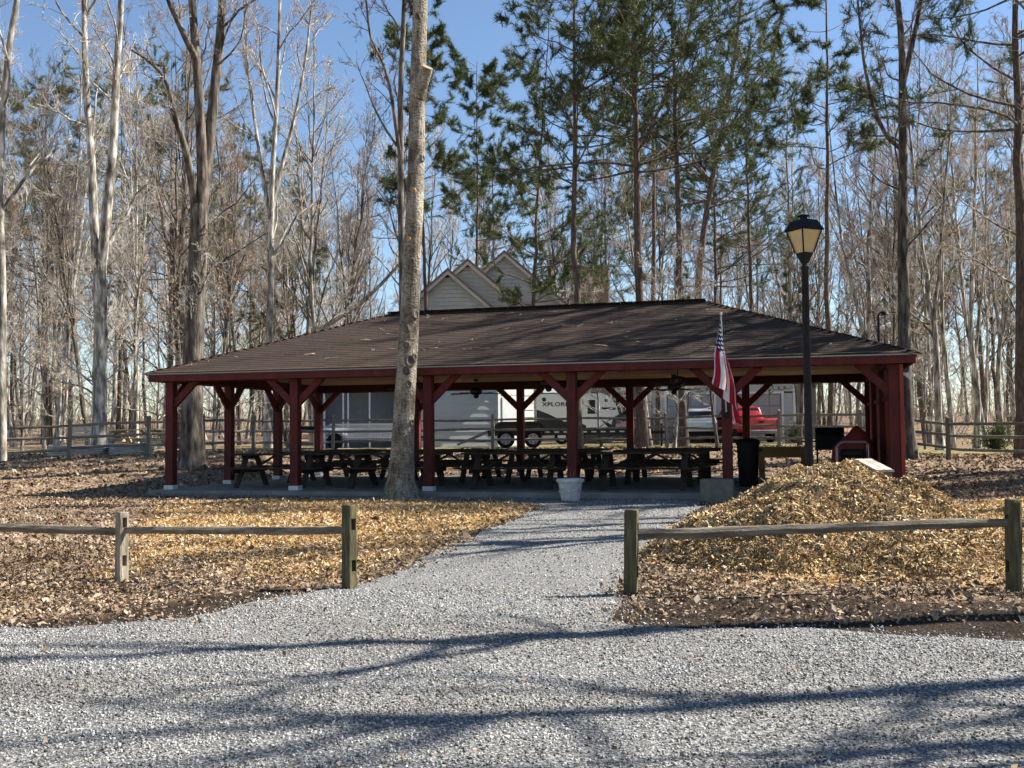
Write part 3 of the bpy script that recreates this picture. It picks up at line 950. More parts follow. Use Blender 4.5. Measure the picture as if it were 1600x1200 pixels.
# ------------------------------------------------------------------ lamp post
LPY = 14.3
lp0 = on_ground(1263, LPY); 
lpx = at(1257.5, 412, LPY).x
lamp = empty('lamp_post', (lpx, LPY, lp0.z), R(24), 'tall black lamp post with four sided amber glass lantern behind the mulch heap', 'street lamp')
ztop = at(1257, 410, LPY).z - lp0.z
MB().lathe([(0.0, 0), (0.12, 0), (0.12, 0.05), (0.075, 0.12), (0.062, 0.5), (0.056, 0.55), (0.052, 1.5), (0.046, ztop - 0.12), (0.055, ztop - 0.10), (0.055, ztop - 0.06), (0.036, ztop - 0.04), (0.036, ztop), (0, ztop)], (0, 0, 0), 20).build('pole', black_m, lamp, True)
lant = empty('lantern'); lant.parent = lamp; lant.location = (0, 0, ztop)
S2 = 2 ** 0.5
def ring(h, z): return [Vector((sx * h * .84, sy * h * .84, z)) for sx, sy in ((-1, -1), (1, -1), (1, 1), (-1, 1))]
def frus(mb, h0, z0, h1, z1):
    a, b_ = ring(h0, z0), ring(h1, z1); mb.hexa(a + b_)
m_ = MB(); frus(m_, 0.045, -0.01, 0.105, 0.13); m_.build('lantern_cup', black_m, lant, bevel=0.006)
glass_m = mat('amber_frosted_glass', (0.50, 0.37, 0.17), (0.60, 0.46, 0.23), 0.35, 4, spec=0.5)
B_, T_ = ring(0.102, 0.132), ring(0.192, 0.43)
for k in range(4):
    a, b_ = B_[k], B_[(k + 1) % 4]; c_, d_ = T_[(k + 1) % 4], T_[k]
    inn = Vector((-(a.x + b_.x) / 2, -(a.y + b_.y) / 2, 0)).normalized() * 0.012
    MB().hexa([a + inn, b_ + inn, b_ + inn * 1.6, a + inn * 1.6, d_ + inn, c_ + inn, c_ + inn * 1.6, d_ + inn * 1.6]).build('glass_pane', glass_m, lant)
    MB().bar(a, d_, 0.020, 0.020).build('corner_bar', black_m, lant)
m_ = MB(); frus(m_, 0.225, 0.43, 0.232, 0.45); frus(m_, 0.222, 0.4502, 0.155, 0.57); frus(m_, 0.155, 0.5702, 0.10, 0.585); m_.build('lantern_roof', mat('dark_bronze_metal', (0.010, 0.012, 0.017), rough=0.75, spec=0.15), lant, bevel=0.006)
MB().lathe([(0.05, 0.585), (0.05, 0.625), (0.085, 0.63), (0.085, 0.645), (0.03, 0.655), (0, 0.655)], (0, 0, 0), 16).build('finial_cap', black_m, lant, True)

# ------------------------------------------------------------------ flag on its pole
fl_m = bpy.data.materials.new('flag_cloth'); fl_m.use_nodes = True
nt = fl_m.node_tree; L = nt.links.new; b = nt.nodes['Principled BSDF']; b.inputs['Roughness'].default_value = 0.7; b.inputs['Specular IOR Level'].default_value = 0.2
uvn = _n(nt, 'ShaderNodeUVMap'); sx_ = _n(nt, 'ShaderNodeSeparateXYZ'); L(uvn.outputs[0], sx_.inputs[0])
def M_(op, a, bb=None, cc=None):
    n = _n(nt, 'ShaderNodeMath', operation=op)
    for i, q in enumerate((a, bb, cc)):
        if q is None: continue
        if isinstance(q, (int, float)): n.inputs[i].default_value = q
        else: L(q, n.inputs[i])
    return n.outputs[0]
U_, V_ = sx_.outputs[0], sx_.outputs[1]
st = M_('MODULO', M_('FLOOR', M_('MULTIPLY', V_, 13.0)), 2.0)           # 0: red at both edges
inc = M_('MULTIPLY', M_('LESS_THAN', U_, 0.4), M_('GREATER_THAN', V_, 6 / 13))
cu_ = M_('MULTIPLY', U_, 11 / 0.4); cv_ = M_('MULTIPLY', M_('SUBTRACT', V_, 6 / 13), 9 / (7 / 13))
par = M_('MODULO', M_('ADD', M_('FLOOR', cu_), M_('FLOOR', cv_)), 2.0)
fu = M_('SUBTRACT', M_('FRACT', cu_), 0.5); fv = M_('SUBTRACT', M_('FRACT', cv_), 0.5)
star = M_('MULTIPLY', M_('LESS_THAN', M_('ADD', M_('MULTIPLY', fu, fu), M_('MULTIPLY', fv, fv)), 0.16), M_('LESS_THAN', par, 0.5))
def mixv(f, a, bb):
    m = _n(nt, 'ShaderNodeMix', data_type='RGBA'); L(f, m.inputs['Factor'])
    for nm, q in (('A', a), ('B', bb)):
        if isinstance(q, tuple): m.inputs[nm].default_value = (*q, 1)
        else: L(q, m.inputs[nm])
    return m.outputs['Result']
cc = mixv(st, (0.42, 0.012, 0.03), (0.80, 0.79, 0.78))
cc = mixv(inc, cc, mixv(star, (0.012, 0.02, 0.085), (0.8, 0.8, 0.8)))
L(cc, b.inputs['Base Color'])
tr_ = _n(nt, 'ShaderNodeBsdfTranslucent'); L(cc, tr_.inputs['Color'])
mx = _n(nt, 'ShaderNodeMixShader'); mx.inputs[0].default_value = 0.3
L(b.outputs[0], mx.inputs[1]); L(tr_.outputs[0], mx.inputs[2]); L(mx.outputs[0], nt.nodes['Material Output'].inputs['Surface'])

fb_ = pav(4 * BAY, -0.115, 1.50)
ft_ = pav(4 * BAY - 0.02, -0.80, 3.34)
flag = empty('flag', fb_, 0, 'american flag hanging limp from a slanted pole on a red shelter post', 'flag')
loc_tip = ft_ - fb_
MB().tube([(0, 0, 0), loc_tip], [0.014, 0.012], 10).build('flag_pole', mat('white_flag_pole', (0.62, 0.60, 0.56), rough=0.5), flag, True)
MB().lathe([(0, 0), (0.02, 0.01), (0.028, 0.035), (0.02, 0.06), (0, 0.07)], loc_tip, 12).build('finial', MATS['white_flag_pole'], flag, True)
MB().box((0.0, 0.0, -0.01), (0.07, 0.09, 0.12)).build('bracket', black_m, flag, bevel=0.006)
NS, NT = 40, 60
vs, uvs = [], []
pdir = -loc_tip.normalized()
for i in range(NS + 1):
    s = i / NS
    for j in range(NT + 1):
        t = j / NT
        hp = loc_tip * 0.985 + pdir * (0.88 * s)
        drop = 1.12 * t + 0.10 * t * (s - 0.5) + 0.05 * math.sin(9 * s) * t
        q = t ** 0.6
        ph = 2 * PI * 2.6 * s + 0.7
        lx = q * (-0.19 + 0.50 * s + 0.08 * math.cos(ph)) + 0.02 * math.sin(9 * t + 4 * s) * t
        ly = q * (-0.06 + 0.10 * math.sin(ph)) + 0.02 * math.sin(6 * t + 3 * s)
        vs.append((hp.x + lx, hp.y + ly - 0.02 * q, hp.z - drop))
        uvs.append((t, 1 - s))
fs = [(i * (NT + 1) + j, i * (NT + 1) + j + 1, (i + 1) * (NT + 1) + j + 1, (i + 1) * (NT + 1) + j) for i in range(NS) for j in range(NT)]
fme = bpy.data.meshes.new('flag_cloth'); fme.from_pydata(vs, [], fs)
ul = fme.uv_layers.new(name='UVMap')
for lp in fme.loops: ul.data[lp.index].uv = uvs[lp.vertex_index]
fme.polygons.foreach_set('use_smooth', [True] * len(fme.polygons)); fme.materials.append(fl_m)
link_mesh('flag_cloth', fme, flag)

# ------------------------------------------------------------------ things at the right end of the shelter
# trash can
tcp = on_ground(1168, 22.6); tcp.z = SLAB_Z
can = empty('trash_can', tcp, 0.2, 'tall black trash can standing beside a shelter post right of the flag', 'trash can')
canm = mat('black_plastic', (0.007, 0.007, 0.008), rough=0.6, spec=0.15)
MB().lathe([(0, 0.0), (0.19, 0.0), (0.20, 0.03), (0.235, 0.88), (0.255, 0.885), (0.255, 0.92), (0.22, 0.92), (0.21, 0.3), (0, 0.3)], (0, 0, 0), 24).build('can_body', canm, can, True)
MB().lathe([(0.26, 0.915), (0.265, 0.95), (0.22, 1.0), (0.06, 1.03), (0, 1.03)], (0, 0, 0), 24).build('lid', canm, can, True)
for s in (-1, 1): MB().tube([(s * .25, -.05, .74), (s * .30, -.05, .78), (s * .30, .05, .78), (s * .25, .05, .74)], 0.012, 6).build('handle', canm, can)

# timber table
wp = on_ground(1222, 26.0); wp.z = SLAB_Z
wt = empty('timber_work_table', wp, -YAW, 'heavy honey coloured timber table behind the lamp post pole', 'table')
wtm = mat('honey_timber', (0.26, 0.135, 0.055), (0.38, 0.21, 0.09), 0.75, 3, (0.5, 6, 6), 0.2, 30, objvar=0.12)
for k in range(4): MB().box((0, (k - 1.5) * 0.17, 0.755), (1.25, 0.16, 0.05)).build('tabletop_plank', wtm, wt, bevel=0.006)
for s in (-1, 1): MB().box((0, s * 0.29, 0.62), (1.15, 0.05, 0.20)).build('apron', wtm, wt, bevel=0.006)
for sx in (-1, 1):
    for sy in (-1, 1): MB().box((sx * 0.50, sy * 0.22, 0.365), (0.13, 0.085, 0.725)).build('leg', wtm, wt, bevel=0.006)

# black box grill
bp_ = on_ground(1296, 23.6); bp_.z = SLAB_Z
bg_ = empty('charcoal_grill', bp_, -YAW, 'black box charcoal grill on thin legs beside the red covered grill', 'grill')
MB().box((0, 0, 0.92), (0.62, 0.46, 0.36)).build('fire_box', canm, bg_, bevel=0.02)
MB().prism([(-.31, -.23, 0), (-.31, .23, 0), (-.31, .17, .12), (-.31, -.10, .14)], (0, 0, 1.102), (.62, 0, 0)).build('lid', canm, bg_, bevel=0.01)
MB().tube([(-.2, -.26, 1.06), (-.2, -.30, 1.07), (.2, -.30, 1.07), (.2, -.26, 1.06)], 0.012, 6).build('lid_handle', canm, bg_)
for sx in (-1, 1):
    for sy in (-1, 1): MB().box((sx * .27, sy * .19, 0.372), (0.035, 0.035, 0.74)).build('leg', canm, bg_)
MB().box((0, 0, 0.30), (0.54, 0.38, 0.02)).build('lower_shelf', canm, bg_)
MB().box((-0.45, 0, 0.93), (0.28, 0.40, 0.03)).build('side_shelf', canm, bg_)

# grill under a red cover: a draped tarp with a peak
rp = on_ground(1332, 22.0); rp.z = SLAB_Z
rc = empty('covered_grill', rp, -YAW, 'grill draped in a peaked dark red cover against the red end wall', 'grill')
tarp_m = mat('dark_red_tarp', (0.16, 0.018, 0.018), (0.24, 0.03, 0.028), 0.6, 5, bump=0.3, bscale=9)
NSG = 40
prof = [(0.0, 0.43, 0.30), (0.12, 0.44, 0.31), (0.45, 0.43, 0.30), (0.80, 0.41, 0.27), (0.92, 0.37, 0.24), (1.0, 0.26, 0.17), (1.05, 0.10, 0.08), (1.07, 0.0, 0.0)]
vs, fs = [], []
for (z, a, c_) in prof:
    for k in range(NSG):
        th = 2 * PI * k / NSG
        cx, sy = math.cos(th), math.sin(th)
        e = 0.55
        x = a * math.copysign(abs(cx) ** e, cx); y = c_ * math.copysign(abs(sy) ** e, sy)
        fold = 1 + (0.05 * math.sin(9 * th + 1) + 0.03 * math.sin(14 * th)) * (1 - z / 1.2)
        peak = 0.24 * math.exp(-((x - 0.13) / 0.20) ** 2) * (z > 0.7) * (z - 0.7) / 0.37
        vs.append((x * fold, y * fold, z + peak - 0.16 * max(0, -x) * (z > 0.85) * 1.2))
for i in range(len(prof) - 1):
    for k in range(NSG): fs.append((i * NSG + k, i * NSG + (k + 1) % NSG, (i + 1) * NSG + (k + 1) % NSG, (i + 1) * NSG + k))
MB().add(vs, fs).build('cover', tarp_m, rc, True)
for sx in (-1, 1): MB().lathe([(0, -.02), (.07, -.02), (.07, .02), (0, .02)], (sx * .33, -.22, .07), 14, 'Y').build('caster', canm, rc, True)

# portable generator with tubular handle
gp_ = on_ground(1331, 20.6); gp_.z = SLAB_Z
ge = empty('generator', gp_, -YAW, 'black wheeled generator with grey tube handle in front of the red cover', 'generator')
grey_m = mat('grey_tube_steel', (0.22, 0.22, 0.22), rough=0.4, metal=0.6)
MB().box((0, 0, 0.42), (0.50, 0.42, 0.42)).build('engine_housing', canm, ge, bevel=0.03, seg=2)
MB().box((0, 0, 0.73), (0.46, 0.38, 0.16)).build('fuel_tank', canm, ge, bevel=0.05, seg=2)
for s in (-.12, .02, .14): MB().box((s, -.215, .52), (.08, .012, .03)).build('vent', grey_m, ge)
for y in (-.24, .24):
    MB().tube([(-.29, y, .12), (-.29, y, .84), (-.25, y, .92), (-.17, y, .95), (.24, y, .95), (.29, y, .90), (.29, y, .12)], 0.02, 8).build('frame_tube', grey_m, ge, True)
for s in (-1, 1): MB().lathe([(0, -.04), (.13, -.04), (.14, 0), (.13, .04), (0, .04)], (s * .33, .1, .14), 18, 'X').build('wheel', canm, ge, True)

# wooden bin with a sloping slatted lid
bb0 = at(1374, 741, 17.1); bz = tz(bb0.x, bb0.y)
wb = empty('wooden_bin', (bb0.x - .06, bb0.y + 0.05, bz), R(16), 'small wooden bin with pale sloping slatted lid beside the red end wall', 'bin')
wb.scale = (.66, .8, 1.0)
olive_m = mat('brown_grey_boards', (0.14, 0.11, 0.06), (0.22, 0.17, 0.10), 0.85, 3, (0.6, 0.6, 6), 0.2, 30)
pale_m = mat('sun_bleached_slat', (0.34, 0.30, 0.24), (0.46, 0.41, 0.33), 0.85, 5, (6, 1, 1), 0.2, 30, objvar=0.08)
MB().prism([(-.21, -.35, 0), (-.21, .35, 0), (-.21, .35, 0.82), (-.21, -.35, .66)], (0, 0, 0), (.42, 0, 0)).build('bin_body', olive_m, wb, bevel=0.01)
for i in range(3):
    for k in range(2):
        y0b, y1b = -.385 + i * .26, -.385 + i * .26 + .245
        z0b, z1b = .664 + (y0b + .35) * .2286, .664 + (y1b + .35) * .2286
        xa = -.24 + k * .245; xb = xa + .232
        MB().hexa([(xa, y0b, z0b), (xb, y0b, z0b), (xb, y1b, z1b), (xa, y1b, z1b), (xa, y0b, z0b + .03), (xb, y0b, z0b + .03), (xb, y1b, z1b + .03), (xa, y1b, z1b + .03)]).build('lid_slat', pale_m, wb, bevel=0.005)

# ------------------------------------------------------------------ front split rail fences
oldwood_m = mat('weathered_split_wood', (0.17, 0.14, 0.10), (0.44, 0.38, 0.29), 0.9, 5, (4, 4, 0.5), 0.7, 26, c3=(0.30, 0.25, 0.18), objvar=0.15)
railwood_m = mat('weathered_split_rail', (0.10, 0.08, 0.058), (0.28, 0.235, 0.18), 0.9, 5, (0.6, 5, 5), 0.7, 26, c3=(0.18, 0.145, 0.105), objvar=0.15)
shaded_wood_m = mat('shaded_split_wood', (0.055, 0.048, 0.024), (0.17, 0.145, 0.075), 0.95, 6, (4, 4, 0.6), 0.7, 26, c3=(0.10, 0.088, 0.042), objvar=0.15)  # darker copy of the post wood, backlit shade put into its colour

def split_post(parent, loc, hgt, rz, m, w=0.135, d=0.115, holes=(0.60, 0.22), seed=0):
    rr = random.Random(seed)
    n = 12
    vs, fs = [], []
    levels = [-0.25, 0.0, 0.15, 0.3, 0.45, 0.6, hgt - 0.03, hgt - 0.008, hgt]
    levels = sorted(set(l for l in levels if l <= hgt))
    ca = [rr.uniform(-.06, .06) for _ in range(n)]
    for z in levels:
        k = 1.0 - 0.03 * (z / hgt) - (0.05 if z > hgt - 0.02 else 0) - (0.10 if z >= hgt - 1e-6 else 0)
        for i in range(n):
            a = 2 * PI * (i + 0.5) / n
            cx, sy = math.cos(a), math.sin(a)
            e = 0.42
            vs.append((w / 2 * math.copysign(abs(cx) ** e, cx) * k * (1 + ca[i] + rr.uniform(-.02, .02)), d / 2 * math.copysign(abs(sy) ** e, sy) * k * (1 + ca[-i] + rr.uniform(-.02, .02)), z))
    for i in range(len(levels) - 1):
        for k in range(n): fs.append((i * n + k, i * n + (k + 1) % n, (i + 1) * n + (k + 1) % n, (i + 1) * n + k))
    fs.append(tuple(range(n))[::-1]); fs.append(tuple((len(levels) - 1) * n + k for k in range(n)))
    tmp = MB().add(vs, fs).build('post_tmp', m)
    cut = MB()
    for h in holes: cut.box((0, 0, hgt * h / 0.78), (0.5, 0.050, 0.105))
    cu = cut.build('cut_tmp', m)
    bo = tmp.modifiers.new('b', 'BOOLEAN'); bo.object = cu; bo.operation = 'DIFFERENCE'; bo.solver = 'EXACT'
    dg = bpy.context.evaluated_depsgraph_get()
    me = bpy.data.meshes.new_from_object(tmp.evaluated_get(dg))
    me.name = 'post'
    bpy.data.objects.remove(tmp); bpy.data.objects.remove(cu)
    return link_mesh('post', me, parent, loc, (rr.uniform(-.025, .025), rr.uniform(-.03, .03), rz))

def split_rail(parent, a, b_, r=0.042, m=None, seed=0, taper=True):
    rr = random.Random(seed)
    a, b_ = Vector(a), Vector(b_)
    n = 12; k = 7
    d, s, t = frame(b_ - a)
    prof = [(1.1, .2), (.6, .95), (-.3, 1.05), (-1.05, .5), (-.9, -.6), (-.1, -1.0), (.85, -.75)]
    vs, fs = [], []
    for i in range(n + 1):
        q = i / n
        p = a.lerp(b_, q) + t * (0.014 * math.sin(3.1 * q + seed) + rr.uniform(-.004, .004)) + s * 0.012 * math.sin(4 * q + 2 * seed)
        e = 1.0
        if taper: e = min(1.0, 0.55 + 3.2 * min(q, 1 - q))
        for (x, y) in prof:
            vs.append(p + (s * x * (0.8 if e == 1 else .45) + t * y * (0.6 + .4 * e)) * r * rr.uniform(.9, 1.1))
    for i in range(n):
        for j in range(k): fs.append((i * k + j, i * k + (j + 1) % k, (i + 1) * k + (j + 1) % k, (i + 1) * k + j))
    fs.append(tuple(range(k))[::-1]); fs.append(tuple(n * k + j for j in range(k)))
    return MB().add(vs, fs).build('rail', m or railwood_m, parent)

def fence_post_spec(px, base, top):
    g_ = gp(px, base)
    return g_, at(px, top, g_.y).z - g_.z
fA, hA = fence_post_spec(190, 909, 800); fB, hB = fence_post_spec(546, 921, 789)
fC, hC = fence_post_spec(986, 931, 796); fD, hD = fence_post_spec(1585, 927, 780)
f1 = empty('split_rail_fence', fA, 0, 'low weathered split rail fence left of the gravel path opening', 'fence')
angL = math.atan2(fB.y - fA.y, fB.x - fA.x)
pA_ = split_post(f1, (0, 0, 0), hA, angL - 0.45, oldwood_m, 0.115, 0.105, (0.66, 0.24), 1)
pB_ = split_post(f1, fB - fA, hB, angL - 0.38, shaded_wood_m, 0.12, 0.11, (0.60, 0.22), 2)
zr = at(190, 829, fA.y).z; zr2 = at(546, 826, fB.y).z
left_end = at(-150, 824, fA.y + 0.25); 
split_rail(f1, Vector((left_end.x, left_end.y, left_end.z)) - fA, Vector((0.04, 0, zr - fA.z)), 0.040, seed=1)
split_rail(f1, Vector((-0.04, -0.012, zr - fA.z - 0.012)), Vector((fB.x, fB.y, zr2)) - fA, 0.036, seed=2)
split_post(f1, Vector((left_end.x, left_end.y, tz(left_end.x, left_end.y))) - fA, hA, angL - 0.3, oldwood_m, 0.115, 0.105, (0.66, 0.24), 7)
split_rail(f1, Vector((left_end.x + .04, left_end.y, left_end.z)) - fA, Vector((left_end.x - 2.5, left_end.y + .2, left_end.z)) - fA, 0.040, seed=8)
split_post(f1, Vector((left_end.x - 2.5, left_end.y + .2, tz(left_end.x - 2.5, left_end.y))) - fA, hA, angL - 0.3, oldwood_m, 0.115, 0.105, (0.66, 0.24), 8)
angR = math.atan2(fD.y - fC.y, fD.x - fC.x)
f2 = empty('split_rail_fence', fC, 0, 'low dark split rail fence in front of the wood chip heap', 'fence')
split_post(f2, (0, 0, 0), hC, angR - 0.35, shaded_wood_m, 0.125, 0.115, (0.60, 0.22), 3)
split_post(f2, fD - fC, hD, angR + 0.15, shaded_wood_m, 0.125, 0.115, (0.60, 0.22), 4)
z1 = at(990, 834, fC.y).z - fC.z; z2 = at(1580, 819, fD.y).z - fC.z
split_rail(f2, Vector((-0.02, 0, z1)), Vector((fD.x - fC.x + 0.04, fD.y - fC.y, z2)), 0.044, railwood_m, seed=5)
split_rail(f2, Vector((fD.x - fC.x - 0.04, fD.y - fC.y, z2 + .01)), Vector((fD.x - fC.x + 2.6, fD.y - fC.y - 0.1, z2 + .02)), 0.042, railwood_m, seed=6)
split_post(f2, Vector((fD.x - fC.x + 2.6, fD.y - fC.y - .1, 0)), hD, angR + 0.15, shaded_wood_m, 0.125, 0.115, (0.60, 0.22), 9)

# ------------------------------------------------------------------ back fence, three rails
bf_pts = [(-170, 31.5), (-20, 32.3), (108, 33.0), (232, 33.6), (318, 34.8), (396, 36.0), (520, 37.4), (648, 38.2), (770, 38.5), (906, 38.8), (1042, 38.2), (1133, 37.2), (1217, 36.0), (1345, 34.0), (1481, 31.4), (1610, 29.2), (1760, 27.5)]
bw_ = [on_ground(px, Y) for px, Y in bf_pts]
bfm = mat('grey_fence_wood', (0.10, 0.085, 0.065), (0.24, 0.21, 0.165), 0.9, 4, (0.8, 5, 5), 0.4, 25, objvar=0.2)
f3 = empty('split_rail_fence', bw_[0], 0, 'long three rail grey wooden fence running behind the shelter', 'fence')
for i, p in enumerate(bw_):
    MB().hexa([(-.06, -.055, -.2), (.06, -.055, -.2), (.06, .055, -.2), (-.06, .055, -.2), (-.052, -.05, 1.27), (.055, -.047, 1.25), (.052, .05, 1.28), (-.05, .052, 1.29)]).build('post', bfm, f3, bevel=0.01, loc=p - bw_[0], rot=(random.uniform(-.03, .03), random.uniform(-.03, .03), random.uniform(-.3, .3)))
    if i:
        q = bw_[i - 1]
        for hz in (0.34, 0.71, 1.08):
            a = q - bw_[0] + Vector((0, 0, hz + random.uniform(-.03, .03))); b_ = p - bw_[0] + Vector((0, 0, hz + random.uniform(-.03, .03)))
            split_rail(f3, a, b_, 0.042, bfm, seed=i * 3 + int(hz * 10))

# ------------------------------------------------------------------ grey shed with open bay
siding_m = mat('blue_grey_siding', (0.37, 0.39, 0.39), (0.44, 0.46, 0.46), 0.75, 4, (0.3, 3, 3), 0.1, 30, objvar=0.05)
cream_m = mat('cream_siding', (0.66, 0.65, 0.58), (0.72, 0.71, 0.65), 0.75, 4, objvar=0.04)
trim_m = mat('white_trim_paint', (0.66, 0.66, 0.64), (0.74, 0.74, 0.72), 0.6, 6, objvar=0.04)
tan_shing = mat('tan_house_shingle', (0.17, 0.125, 0.10), (0.28, 0.21, 0.165), 0.95, 18, bump=0.3, island=0.2)
dark_m = mat('dark_interior', (0.03, 0.032, 0.035), rough=0.9)
S0 = on_ground(505, 42.6)
SA = R(15.5)
shed = empty('shed', S0, SA, 'blue grey lap sided shed with an open bay seen through the shelter', 'shed')
SL, SH, RV_ = 7.28, 3.7, 0.30
op0, op1, opz = 0.25, 3.15, 2.62          # open bay
def wall_planks(parent, x0w, x1w, z0w, z1w, yw, m, name='siding_plank', rev=RV_):
    n_ = max(1, int(round((z1w - z0w) / rev))); h = (z1w - z0w) / n_
    for i in range(n_):
        zb = z0w + i * h
        MB().hexa([(x0w, yw - .028, zb), (x1w, yw - .028, zb), (x1w, yw + .01, zb), (x0w, yw + .01, zb), (x0w, yw - .006, zb + h + .01), (x1w, yw - .006, zb + h + .01), (x1w, yw + .01, zb + h + .01), (x0w, yw + .01, zb + h + .01)]).build(name, m, parent)
wall_planks(shed, op1 + 0.1, SL - 0.08, 0, SH, 0, siding_m)
wall_planks(shed, 0.08, op1 + 0.1, opz + 0.12, SH, 0, siding_m)
MB().box((op1 / 2 + .1, -0.01, opz + 0.05), (op1 + 0.1, 0.06, 0.13)).build('header_trim', siding_m, shed)
for x in (0.05, op0 + .55, op0 + 0.75, op0 + 1.62, op1 + 0.05): MB().box((x, -0.02, opz / 2), (0.06, 0.05, opz)).build('bay_post', trim_m, shed)
MB().box((SL - 0.04, -0.01, SH / 2), (0.09, 0.07, SH)).build('corner_trim', siding_m, shed)
MB().box((0.0, 1.6, SH / 2), (0.05, 3.2, SH)).build('side_wall', siding_m, shed)
MB().box((SL / 2, 3.2, SH / 2), (SL, 0.06, SH)).build('back_wall', siding_m, shed)
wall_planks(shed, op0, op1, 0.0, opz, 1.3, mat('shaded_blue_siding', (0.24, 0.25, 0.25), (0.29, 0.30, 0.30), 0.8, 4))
m_ = MB()
for k in range(34):
    x = op0 + 0.1 + k * 0.12
    for s in (-1, 1):
        xa, xb = x - s * 0.3, x + s * 0.3
        if min(xa, xb) < op0 - .4 or max(xa, xb) > op1 + .6: continue
        a, b_ = (xa, -0.035 - .012 * s, 0.35), (xb, -0.035 - .012 * s, 0.95)
        m_.bar(a, b_, 0.012, 0.035)
tag(m_.build('lattice_strips', trim_m, shed), kind='stuff')
MB().box(((op0 + op1) / 2, -0.036, 0.97), (op1 - op0, 0.05, 0.05)).build('lattice_rail', trim_m, shed)
# angled sunlit end wall
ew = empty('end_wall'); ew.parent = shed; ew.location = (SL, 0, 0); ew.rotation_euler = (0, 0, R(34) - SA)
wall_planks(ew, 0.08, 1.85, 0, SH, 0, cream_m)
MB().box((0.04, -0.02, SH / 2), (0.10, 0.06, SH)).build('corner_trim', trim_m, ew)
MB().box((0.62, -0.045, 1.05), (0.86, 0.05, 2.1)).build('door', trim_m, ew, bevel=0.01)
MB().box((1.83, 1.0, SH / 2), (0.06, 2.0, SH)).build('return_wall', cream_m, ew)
for (ya, yb) in ((-0.35, 1.7), (3.6, 1.7)):
    za, zb = SH + 0.02, SH + 0.85
    MB().hexa([(-.3, ya, za), (SL + 1.4, ya, za), (SL + 1.4, yb, zb), (-.3, yb, zb), (-.3, ya, za + .06), (SL + 1.4, ya, za + .06), (SL + 1.4, yb, zb + .06), (-.3, yb, zb + .06)]).build('roof', tan_shing, shed)

# ------------------------------------------------------------------ house
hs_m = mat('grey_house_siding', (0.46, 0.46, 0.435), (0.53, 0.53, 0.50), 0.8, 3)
rake_m = mat('pale_rake_board', (0.52, 0.47, 0.43), (0.60, 0.55, 0.51), 0.7, 5)
H0 = on_ground(790, 60)
house = empty('house', H0, 0, 'grey two storey house with three stepped gables rising behind the shelter', 'house')
def gable(px, py, Y, halfw, depth, mside=hs_m):
    pk = at(px, py, Y) - H0
    k = math.tan(R(41))
    zb = pk.z - halfw * k
    y0g = pk.y
    w = MB()
    n_ = 34
    zz = 0.0
    while zz < pk.z - 0.35:
        z2 = zz + 0.22
        hw = min(halfw, (pk.z - z2) / k) - 0.03
        hw0 = min(halfw, (pk.z - zz) / k) - 0.03
        if hw > 0.03:
            w.hexa([(pk.x - hw0, y0g - .05, zz), (pk.x + hw0, y0g - .05, zz), (pk.x + hw0, y0g + .06, zz), (pk.x - hw0, y0g + .06, zz), (pk.x - hw, y0g, z2), (pk.x + hw, y0g, z2), (pk.x + hw, y0g + .06, z2), (pk.x - hw, y0g + .06, z2)])
        zz = z2
    w.build('gable_siding', mside, house)
    for s in (-1, 1):
        MB().box((pk.x + s * halfw * .99, y0g + depth / 2 + .06, (zb - .1) / 2), (0.08, depth - .1, zb - .1)).build('side_wall', mside, house)
        a = Vector((pk.x, y0g - 0.35, pk.z)); e = Vector((pk.x + s * (halfw + .35), y0g - .35, pk.z - (halfw + .35) * k))
        MB().prism([a, e, e + Vector((0, 0, -.22)), a + Vector((0, 0, -.22))], (0, 0, 0), (0, .05, 0)).build('rake_board', rake_m, house)
        MB().prism([a + Vector((0, 0, .02)), e + Vector((0, 0, .02)), e + Vector((0, 0, .14)), a + Vector((0, 0, .14))], (0, -.06, 0), (0, depth + .5, 0)).build('roof', tan_shing, house)
        MB().prism([a + Vector((0, .05, -.02)), e + Vector((0, .05, -.02)), e + Vector((0, .05, -.04)), a + Vector((0, .05, -.04))], (0, 0, 0), (0, .32, 0)).build('soffit', rake_m, house)
    return pk
gable(700, 424, 57.0, 3.6, 6)
gable(731, 409, 59.0, 3.9, 6)
gpk = gable(788, 396, 61.0, 4.2, 8)
# long side roof with chimney-brown slope to the right
ra = at(884, 446, 62.5) - H0; rb = at(934, 446, 62.5) - H0
brick_m = bpy.data.materials.new('red_brown_brick'); brick_m.use_nodes = True
_bt = brick_m.node_tree.nodes.new('ShaderNodeTexBrick'); _tc = brick_m.node_tree.nodes.new('ShaderNodeTexCoord'); _mp = brick_m.node_tree.nodes.new('ShaderNodeMapping')
_mp.inputs['Rotation'].default_value = (PI / 2, 0, 0)
_bt.inputs['Scale'].default_value = 4.5; _bt.inputs['Color1'].default_value = (.22, .11, .07, 1); _bt.inputs['Color2'].default_value = (.32, .18, .12, 1); _bt.inputs['Mortar'].default_value = (.34, .30, .26, 1)
brick_m.node_tree.links.new(_tc.outputs['Object'], _mp.inputs[0]); brick_m.node_tree.links.new(_mp.outputs[0], _bt.inputs['Vector']); brick_m.node_tree.links.new(_bt.outputs[0], brick_m.node_tree.nodes['Principled BSDF'].inputs['Base Color'])
ch = MB().box(((ra.x + rb.x) / 2, ra.y - 6.2, ra.z / 2 - .1), (rb.x - ra.x, 1.2, ra.z + .2)).build('chimney', brick_m, house)
MB().box(((ra.x + rb.x) / 2, ra.y - 6.2, ra.z + .06), (rb.x - ra.x + .12, 1.32, .12)).build('chimney_cap', tan_shing, ch)
MB().box((rb.x + .06, ra.y - 6.2, ra.z / 2 - .15), (0.10, 1.0, ra.z)).build('end_trim', trim_m, house)
